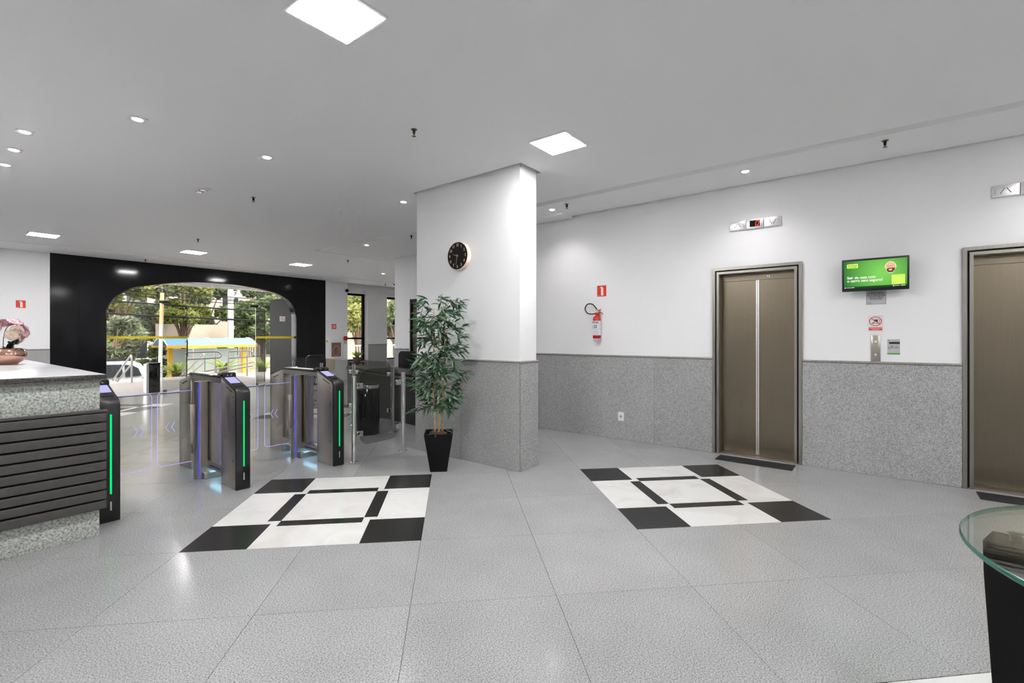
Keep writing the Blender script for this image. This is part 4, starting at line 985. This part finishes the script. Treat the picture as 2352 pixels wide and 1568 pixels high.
M_terra = pm('pot_brown', (.12, .08, .05), .7)
ps_ = thing('plant_stand', 'black square stand under the spiky plant at the window', 'plant stand', (9.0, 13.36, 0))
MB().box(-.16, .16, -.16, .16, .52, .55).build('top', M_black, ps_)
for sx in (-.14, .14):
    for sy in (-.14, .14): MB().box(sx - .014, sx + .014, sy - .014, sy + .014, 0, .52).build('leg', M_black, ps_)
rosette('spiky_plant', 'yellow green spiky potted plant in front of the rear window', (9.0, 13.36, .55), .14, .16, 15, .34, .035, M_terra, M_palm, up=(.55, 1.25), droop=.08)

# ------------------------------------------------------------------ outside: ground, deck, street
ZS = -1.05
M_street = pm('asphalt', (.22, .22, .22), .85, var=.1, vs=2); M_pave = pm('pavement', (.40, .38, .35), .85, var=.08, vs=3)
struct(box('ground_street', -30, 60, 19.9, 60, ZS - .3, ZS, M_street)); struct(box('ground_pavement', 1.0, 30, 23.4, 26.0, ZS, ZS + .02, M_pave))
struct(box('ground_base', -6, 30, 13.75, 19.9, ZS - .3, -.06, M_pave))
deck = struct(box('ground_deck', 1.0, 7.28, 13.75, 17.9, -.058, -.034, M_grout)); do = deck.location
M_plank = [pm('plank_%d' % i, c, .6, var=.16, vs=9) for i, c in enumerate(((.30, .26, .235), (.34, .30, .27), (.26, .23, .21)))]
pw = .138
for k in range(30):
    MB().box(-3.1, 3.1, -pw / 2 + .007, pw / 2 - .007, 0, .03).build('plank', M_plank[k % 3], deck, (0, 13.76 + pw * (k + .5) - do.y, .024))
for k in range(6): box('step', 1.5, 7.2, 17.9 + .33 * k, 18.26 + .33 * k, ZS + .005, -.06 - .165 * (k + .5) , M_pave, None)
for o in list(COL.objects):
    if o.name.startswith('step'): o.parent = bpy.data.objects['ground_base']; o.location = Vector(o.location) - Vector(bpy.data.objects['ground_base'].location)
bpy.data.objects['ground_base'].scale = (1, 1, 1)
# portico side wall and canopy
M_pgran = granite('portico_granite', (.006, .006, .006), (.012, .0115, .011), (.022, .021, .02), 90, .5, spec=.1)
struct(box('wall_portico', 7.30, 7.55, 13.72, 15.6, -.03, 2.55, M_pgran))
struct(MB().box(4.4, 9.4, 13.72, 17.6, 2.98, 3.12).build('ceiling_canopy', pm('canopy_soffit', (.48, .46, .43), .6)))
for k in range(6):  # pale strips standing in for stripes of reflected light on the soffit
    o = MB().box(5.2, 9.2, 0, .10, 2.955, 2.98).build('canopy_reflection', M_trimw, bpy.data.objects['ceiling_canopy'], (0, 14.2 + k * .6, 0))
# outdoor bin
ot = thing('outdoor_bin', 'black rectangular outdoor bin with steel side just outside the glass', 'bin', (3.80, 14.15, -.004))
MB().box(-.115, .115, -.10, .12, .01, .70).build('body', M_blackgl, ot, bevel=.006); MB().box(-.165, -.117, -.10, .12, .0, .70).build('steel_side', M_steelh, ot); MB().box(-.122, .122, -.107, .127, .70, .725).build('lid', M_black, ot, bevel=.004)
# handrails
def rail_thing(label, loc, paths, posts, r=.024):
    t = thing('handrail', label, 'handrail', loc)
    for p in paths: MB().tube(catmull(p, 4) if len(p) > 2 else p, r, 10).build('rail_tube', M_chrome if False else M_rail, t, smooth=50)
    for a, b in posts: MB().tube([a, b], r, 10).build('post', M_rail, t, smooth=50)
M_rail = brushed('rail_steel', (.40, .39, .38), .35)
for x, lb in ((4.22, 'steel stair handrail outside in front of the white car'), (6.16, 'steel stair handrail outside in front of the bus shelter')):
    rail_thing(lb, (x, 17.7, 0), [[(0, 0, .45), (0, .0, .70), (0, .06, .79), (0, .16, .775), (0, 1.0, .42), (0, 2.05, -.04), (0, 2.12, -.10), (0, 2.12, -.22), (0, 2.05, -.26), (0, 1.0, .16), (0, .0, .55)]], [((0, 0, 0), (0, 0, .72)), ((0, 1.7, -.85), (0, 1.7, .10))])
rail_thing('double steel ramp railing outside along the deck edge', (6.5, 17.45, 0), [[(-.95, 0, .86), (-.2, 0, .87), (.0, 0, .84), (.06, 0, .75), (.0, 0, .67), (-.2, 0, .66), (-.95, 0, .64)], [(.28, 0, .86), (.85, 0, .88), (1.02, 0, .85), (1.08, 0, .76), (1.02, 0, .68), (.85, 0, .66), (.28, 0, .64)], [(-.95, .5, .10), (1.3, .5, .45)], [(-.95, .5, -.02), (1.3, .5, .32)]],
           [((-.95, 0, 0), (-.95, 0, .86)), ((-.12, 0, 0), (-.12, 0, .86)), ((.28, 0, 0), (.28, 0, .86)), ((.88, 0, 0), (.88, 0, .87))])
# white car
def car(label, x_rear, y, paint, z=ZS, flip=1):
    t = thing('parked_car', label, 'car', (x_rear, y, z))
    L_ = 4.25
    # side profile, rear at 0, front at -L
    pr = [(-.02, .45), (.0, .80), (-.04, .98), (-.22, 1.30), (-.34, 1.46), (-.6, 1.54), (-1.6, 1.57), (-2.2, 1.50), (-2.95, 1.04), (-3.9, .90), (-4.2, .72), (-4.25, .40), (-4.15, .24), (-.12, .24)]
    hw = .86
    vs = []; n = len(pr)
    for s, w in ((-1, 1), (1, 1)):
        for x, zz in pr:
            k = 1 - max(0, zz - .9) * .28; vs.append((x, s * hw * k, zz))
    fs = [tuple(range(n)), tuple(range(n, 2 * n))[::-1]] + [(i, n + i, n + (i + 1) % n, (i + 1) % n) for i in range(n)]
    MB().add(vs, fs).build('body', paint, t, bevel=.05, seg=3)
    def side(poly, nm, m, off=.012):
        for s in (-1, 1):
            q = [(x, s * (hw * (1 - max(0, zz - .9) * .28) + off), zz) for x, zz in poly]; q2 = [(x, yy - s * .03, zz) for x, yy, zz in q]; k = len(q)
            MB().add(q + q2, [tuple(range(k)), tuple(range(k, 2 * k))[::-1]] + [(i, (i + 1) % k, k + (i + 1) % k, k + i) for i in range(k)]).build(nm, m, t)
    M_cg = MATS.get('car_glass') or pm('car_glass', (.03, .035, .04), .05)
    side([(-.34, 1.02), (-.42, 1.28), (-.60, 1.40), (-.80, 1.42), (-.80, 1.0)], 'rear_quarter_window', M_cg); side([(-.88, 1.0), (-.88, 1.43), (-1.62, 1.45), (-1.62, .99)], 'rear_window', M_cg); side([(-1.70, .99), (-1.70, 1.45), (-2.15, 1.42), (-2.75, 1.0)], 'front_window', M_cg)
    side([(-.02, .86), (-.03, .98), (-.30, .96), (-.26, .84)], 'tail_light', MATS.get('tail_red') or pm('tail_red', (.45, .02, .02), .2), .02)
    side([(-.5, 1.555), (-.5, 1.60), (-2.0, 1.60), (-2.0, 1.555)], 'roof_rail', M_black, -.02)
    side([(-1.02, .86), (-1.02, .90), (-1.25, .90), (-1.25, .86)], 'door_handle', paint, .03)
    MB().add([(-.035, -.62, 1.02), (-.035, .62, 1.02), (-.27, .56, 1.40), (-.27, -.56, 1.40), (-.02, -.62, 1.03), (-.02, .62, 1.03), (-.255, .56, 1.41), (-.255, -.56, 1.41)], [(0, 1, 2, 3), (7, 6, 5, 4), (0, 4, 5, 1), (1, 5, 6, 2), (2, 6, 7, 3), (3, 7, 4, 0)]).build('rear_screen', M_cg, t)
    for wx in (-.78, -3.35):
        for s in (-1, 1):
            q = MB().prism([(wx + .34 * cos(2 * pi * i / 24), .34 + .34 * sin(2 * pi * i / 24)) for i in range(24)], 'y', s * .68, s * .90).build('wheel', M_blackm, t, bevel=.02)
            MB().prism([(wx + .21 * cos(2 * pi * i / 20), .34 + .21 * sin(2 * pi * i / 20)) for i in range(20)], 'y', s * .90, s * .905).build('hub', M_chrome, q)
M_carw = pm('car_white', (.50, .50, .52), .2, coat=.6); M_cars = pm('car_dark', (.05, .05, .06), .2, coat=.6)
car('white estate car with roof rails parked across the street outside', 5.67, 22.0, M_carw)
# leaning pole, concrete pole, cables
po_ = thing('street_pole', 'thin white and orange street pole leaning beyond the glass', 'pole', (6.43, 23.2, ZS))
MB().tube([(0, 0, 0), (.07, 0, 2.9)], .07, 12).build('white_shaft', pm('pole_white', (.46, .45, .43), .6), po_, smooth=50); MB().tube([(.07, 0, 2.9), (.10, 0, 4.2)], .07, 12).build('orange_shaft', pm('pole_orange', (.70, .38, .16), .6), po_, smooth=50); MB().lathe([(.12, 0), (.12, .05)], 16).build('foot', M_grey, po_)
up_ = thing('utility_pole', 'pale concrete utility pole carrying cables across the street', 'pole', (10.6, 27.0, ZS))
MB().tube([(0, 0, 0), (0, 0, 8.5)], [.16, .11], 14).build('shaft', pm('concrete', (.58, .55, .50), .8), up_, smooth=50); MB().box(-.8, .8, -.06, .06, 6.2, 6.32).build('crossarm', M_wood, up_); MB().box(-.2, .1, -.22, -.12, 4.4, 4.8).build('junction_box', M_grey, up_)
for k, (z0, z1, r, y) in enumerate(((3.02, 2.62, .035, 24.5), (2.52, 2.22, .045, 24.7), (3.65, 3.2, .02, 25.0), (3.35, 2.95, .018, 25.2), (3.5, 3.1, .018, 25.4))):
    lb = ('upper thick black cable strung across the entrance view', 'lowest thick black cable strung across the entrance view', 'thin cable third above the thick ones outside', 'thin cable close above the thick ones outside', 'highest thin cable in the view through the arch')[k]
    c = thing('overhead_cable', lb, 'cable', (4, y, z0), 0, 'overhead street cables')
    MB().tube([(-6 + 26 * u, 0, (z1 - z0) * (26 * u - 6) / 10 * .45 - .25 * sin(pi * u)) for u in [i / 14 for i in range(15)]], r, 6).build('strand', M_blackm, c); MB().box(-.1, .1, -.05, .05, -.10, -.02).build('splice', M_blackm, c)
# bus shelter
bs = thing('bus_shelter', 'bus shelter with blue vaulted roof and yellow frame across the deck', 'bus shelter', (8.68, 24.6, ZS + .02))
M_sy = pm('shelter_yellow', (.85, .45, .03), .4); M_sb = pm('shelter_blue', (.17, .33, .50), .5, spec=.2); M_pane = pm('shelter_pane', (.55, .68, .68), .3)
vault = [(-.95 + 1.9 * i / 12, 2.02 + .32 * sin(pi * i / 12)) for i in range(13)]; 
MB().prism(vault + [(y, z - .03) for y, z in vault[::-1]], 'x', -1.85, 1.75).build('roof', M_sb, bs, smooth=50)
for x in (-1.85, -.95, -.05, .85, 1.75): MB().tube([(x, y, z + .01) for y, z in vault], .025, 6).build('roof_rib', M_label, bs)
MB().box(-1.88, 1.78, -1.0, -.94, 1.92, 2.03).build('gutter', M_sy, bs); MB().box(-1.88, 1.78, .94, 1.0, 1.92, 2.03).build('gutter', M_sy, bs)
for x in (-1.55, 1.45): MB().box(x - .08, x + .08, -.35, -.2, 0, 1.98).build('pillar', M_sy, bs); 
for x in (-1.4, -.45, .5): MB().box(x, x + .9, .30, .33, .55, 1.85).build('back_pane', M_pane, bs)
MB().box(-1.5, 1.5, -.35, .30, .42, .50).build('bench', M_sy, bs); MB().box(-1.5, 1.5, .26, .34, .05, .42).build('kick_panel', M_sy, bs)
MB().box(-1.50, -1.38, -.37, -.33, 1.05, 1.20).build('meter', M_ink, bs)
# planting in front of the shelter
rp = random.Random(5)
for k, (x, y, s) in enumerate(((6.35, 20.95, .80), (7.95, 20.9, .85), (9.45, 20.9, .78))):
    rosette('garden_palm', ('small palm left of the shelter pillar outside', 'larger light green palm before the shelter bench', 'reddish stemmed palm right of the shelter')[k], (x, y, ZS), .16, 1.15, 18, s, .07, M_terra, M_palm, 'palm', (.45, 1.3), .42)
# garden wall, fence, buildings
gw = struct(box('wall_garden', 8.2, 12.0, 30.0, 30.2, ZS, 2.05, pm('garden_wall', (.74, .62, .50), .8, var=.05, vs=2)))
fn = thing('garden_fence', 'green metal garden fence beside the beige wall', 'fence', (13.0, 30.0, ZS))
MB().box(-1.0, 1.4, -.02, .02, 1.2, 1.26).box(-1.0, 1.4, -.02, .02, 2.9, 2.96).build('rails', pm('fence_green', (.03, .09, .05), .5), fn)
for k in range(19): MB().box(-.99 + k * .13, -.96 + k * .13, -.015, .015, 1.2, 3.05).build('bar', MATS['fence_green'], fn)
MB().box(-1.0, 1.4, -.05, .1, 0, 1.2).build('base_wall', MATS['garden_wall'], fn)
def building(label, x0, x1, y0, z1, mat, floors, cols):
    t = thing('street_building', label, 'building', ((x0 + x1) / 2, y0, ZS)); w = (x1 - x0) / 2; h = z1 - ZS
    MB().box(-w, w, 0, 5, 0, h).build('walls', mat, t); MB().box(-w - .1, w + .1, -.1, 5.1, h, h + .2).build('parapet', M_label, t)
    for i in range(floors):
        for j in range(cols):
            cx = -w + 2 * w * (j + .5) / cols; cz = 1.0 + i * 3.0
            f = MB().box(cx - .6, cx + .6, -.05, 0, cz, cz + 1.3).build('window_frame', M_label, t); MB().box(cx - .52, cx + .52, -.06, -.05, cz + .08, cz + 1.22).build('pane', MATS['car_glass'], f)
building('pale cream building behind the trees across the street', 5.0, 24.0, 37.0, 8.5, pm('facade_cream', (.55, .49, .42), .8), 3, 7)
building('beige house outside the rear windows', 17.8, 34.0, 27.5, 6.5, pm('facade_beige', (.62, .46, .30), .8), 2, 6)
wf_ = thing('street_railing', 'pale steel railing outside the rear windows', 'railing', (13.0, 18.5, ZS))
MB().box(-1.6, 2.6, -.02, .02, 2.0, 2.05).box(-1.6, 2.6, -.02, .02, .9, .95).build('rails', M_label, wf_)
for k in range(29): MB().box(-1.58 + k * .148, -1.56 + k * .148, -.012, .012, 0, 2.0).build('bar', M_label, wf_)
# trees
M_bark = pm('bark', (.22, .15, .10), .9, var=.3, vs=8)
FM = [foliage('leaf_yellow_green', (.16, .20, .04), (.46, .46, .15), .9, .35), foliage('leaf_mid_green', (.08, .13, .05), (.28, .34, .15), .9, .35), foliage('leaf_grey_green', (.13, .16, .09), (.40, .43, .28), .9, .35), foliage('leaf_dark', (.03, .06, .025), (.12, .17, .07), .9, .3)]
rt = random.Random(3)
def leaf_cloud(blobs, n, size, rnd):
    m = MB(); tot = sum(b[3] ** 2 for b in blobs); vs = []; fs = []
    for bx, by, bz, br, sq in blobs:
        for _ in range(int(n * br ** 2 / tot)):
            d = Vector((rnd.gauss(0, 1), rnd.gauss(0, 1), rnd.gauss(0, 1))).normalized() * br * rnd.uniform(.45, 1.0); p = Vector((bx + d.x, by + d.y, bz + d.z * sq))
            u = Vector((rnd.gauss(0, 1), rnd.gauss(0, 1), rnd.gauss(0, .6))).normalized(); v = u.cross(Vector((rnd.gauss(0, 1), rnd.gauss(0, 1), rnd.gauss(0, 1)))).normalized()
            a = size * rnd.uniform(.6, 1.2); b = a * .42; o = len(vs)
            vs += [p - u * a, p + v * b, p + u * a, p - v * b]; fs.append((o, o + 1, o + 2, o + 3))
    return m.add(vs, fs)
def tree(label, x, y, h, r, mat, n=5200, name='street_tree', size=.13, trunk=True, zb=ZS, group=None, low=.35):
    t = thing(name, label, 'tree' if trunk else 'bush', (x, y, zb), 0, group)
    bl = []
    for k in range(11 if trunk else 7):
        a = rt.uniform(0, 2 * pi); q = r * rt.uniform(.2, .75)
        bl.append((q * cos(a), q * sin(a), h * rt.uniform(low, .92), r * rt.uniform(.32, .52), .7))
    c = leaf_cloud(bl, n, size, rt).build('crown', mat, t); c['kind'] = 'stuff'
    if trunk:
        MB().tube([(0, 0, 0), (.06, .03, h * .25), (-.05, .0, h * .5), (.05, 0, h * .72)], [.16, .13, .10, .05], 8).build('trunk', M_bark, t, smooth=50)
        br = MB()
        for bx, by, bz, _, _ in bl: br.tube([(0, 0, h * .3), (bx * .45, by * .45, h * .3 + (bz - h * .3) * .55), (bx, by, bz)], [.06, .04, .012], 5)
        br.build('branches', M_bark, t)
    else: MB().tube([(0, 0, 0), (0, 0, h * .5)], .05, 6).build('stem', M_bark, t)
tree('large yellow green tree at the left of the arch view', 6.3, 28.6, 6.8, 1.75, FM[0], 9000, low=.30, size=.15)
tree('grey green tree behind the white car', 5.6, 25.9, 3.4, 1.0, FM[2], 4200, low=.4)
tree('olive tree just right of the leaning pole', 8.5, 30.9, 6.9, 1.8, FM[2], 9000, low=.34, size=.15)
tree('yellowish tree left of the concrete pole', 8.6, 27.4, 6.2, 1.15, FM[0], 6000, low=.50, size=.14)
tree('dense green tree right of the concrete pole', 12.5, 27.6, 6.2, 1.6, FM[1], 8500, low=.42, size=.15)
tree('dark tree directly behind the concrete pole', 11.2, 32.2, 7.0, 1.8, FM[1], 8500, low=.36, size=.15)
tree('tall mid green tree far right of the arch view', 14.9, 31.0, 7.6, 1.9, FM[2], 8500, low=.3, size=.15)
tree('bright green tree outside the rear windows', 13.9, 20.6, 6.0, 1.5, FM[0], 6500, low=.40)
tree('leafy tree behind the second rear window', 17.3, 22.0, 6.4, 1.6, FM[1], 6000, low=.38)
for k, (x, y, h, r, m) in enumerate(((4.6, 24.4, 2.0, .75, 2), (7.3, 26.9, 2.4, .75, 3), (7.6, 28.3, 2.6, .6, 1), (9.0, 29.2, 2.6, .5, 1), (10.8, 28.9, 2.4, .75, 3), (12.4, 24.9, 2.2, .8, 1))):
    tree(('pale shrub behind the left handrail', 'dark shrub right of the white car', 'green shrub below the yellow tree', 'round shrub above the shelter roof', 'dark shrub at the foot of the concrete pole', 'shrub right of the bus shelter')[k], x, y, h, r, FM[m], 2600, 'street_shrub', .09, False, low=.15)
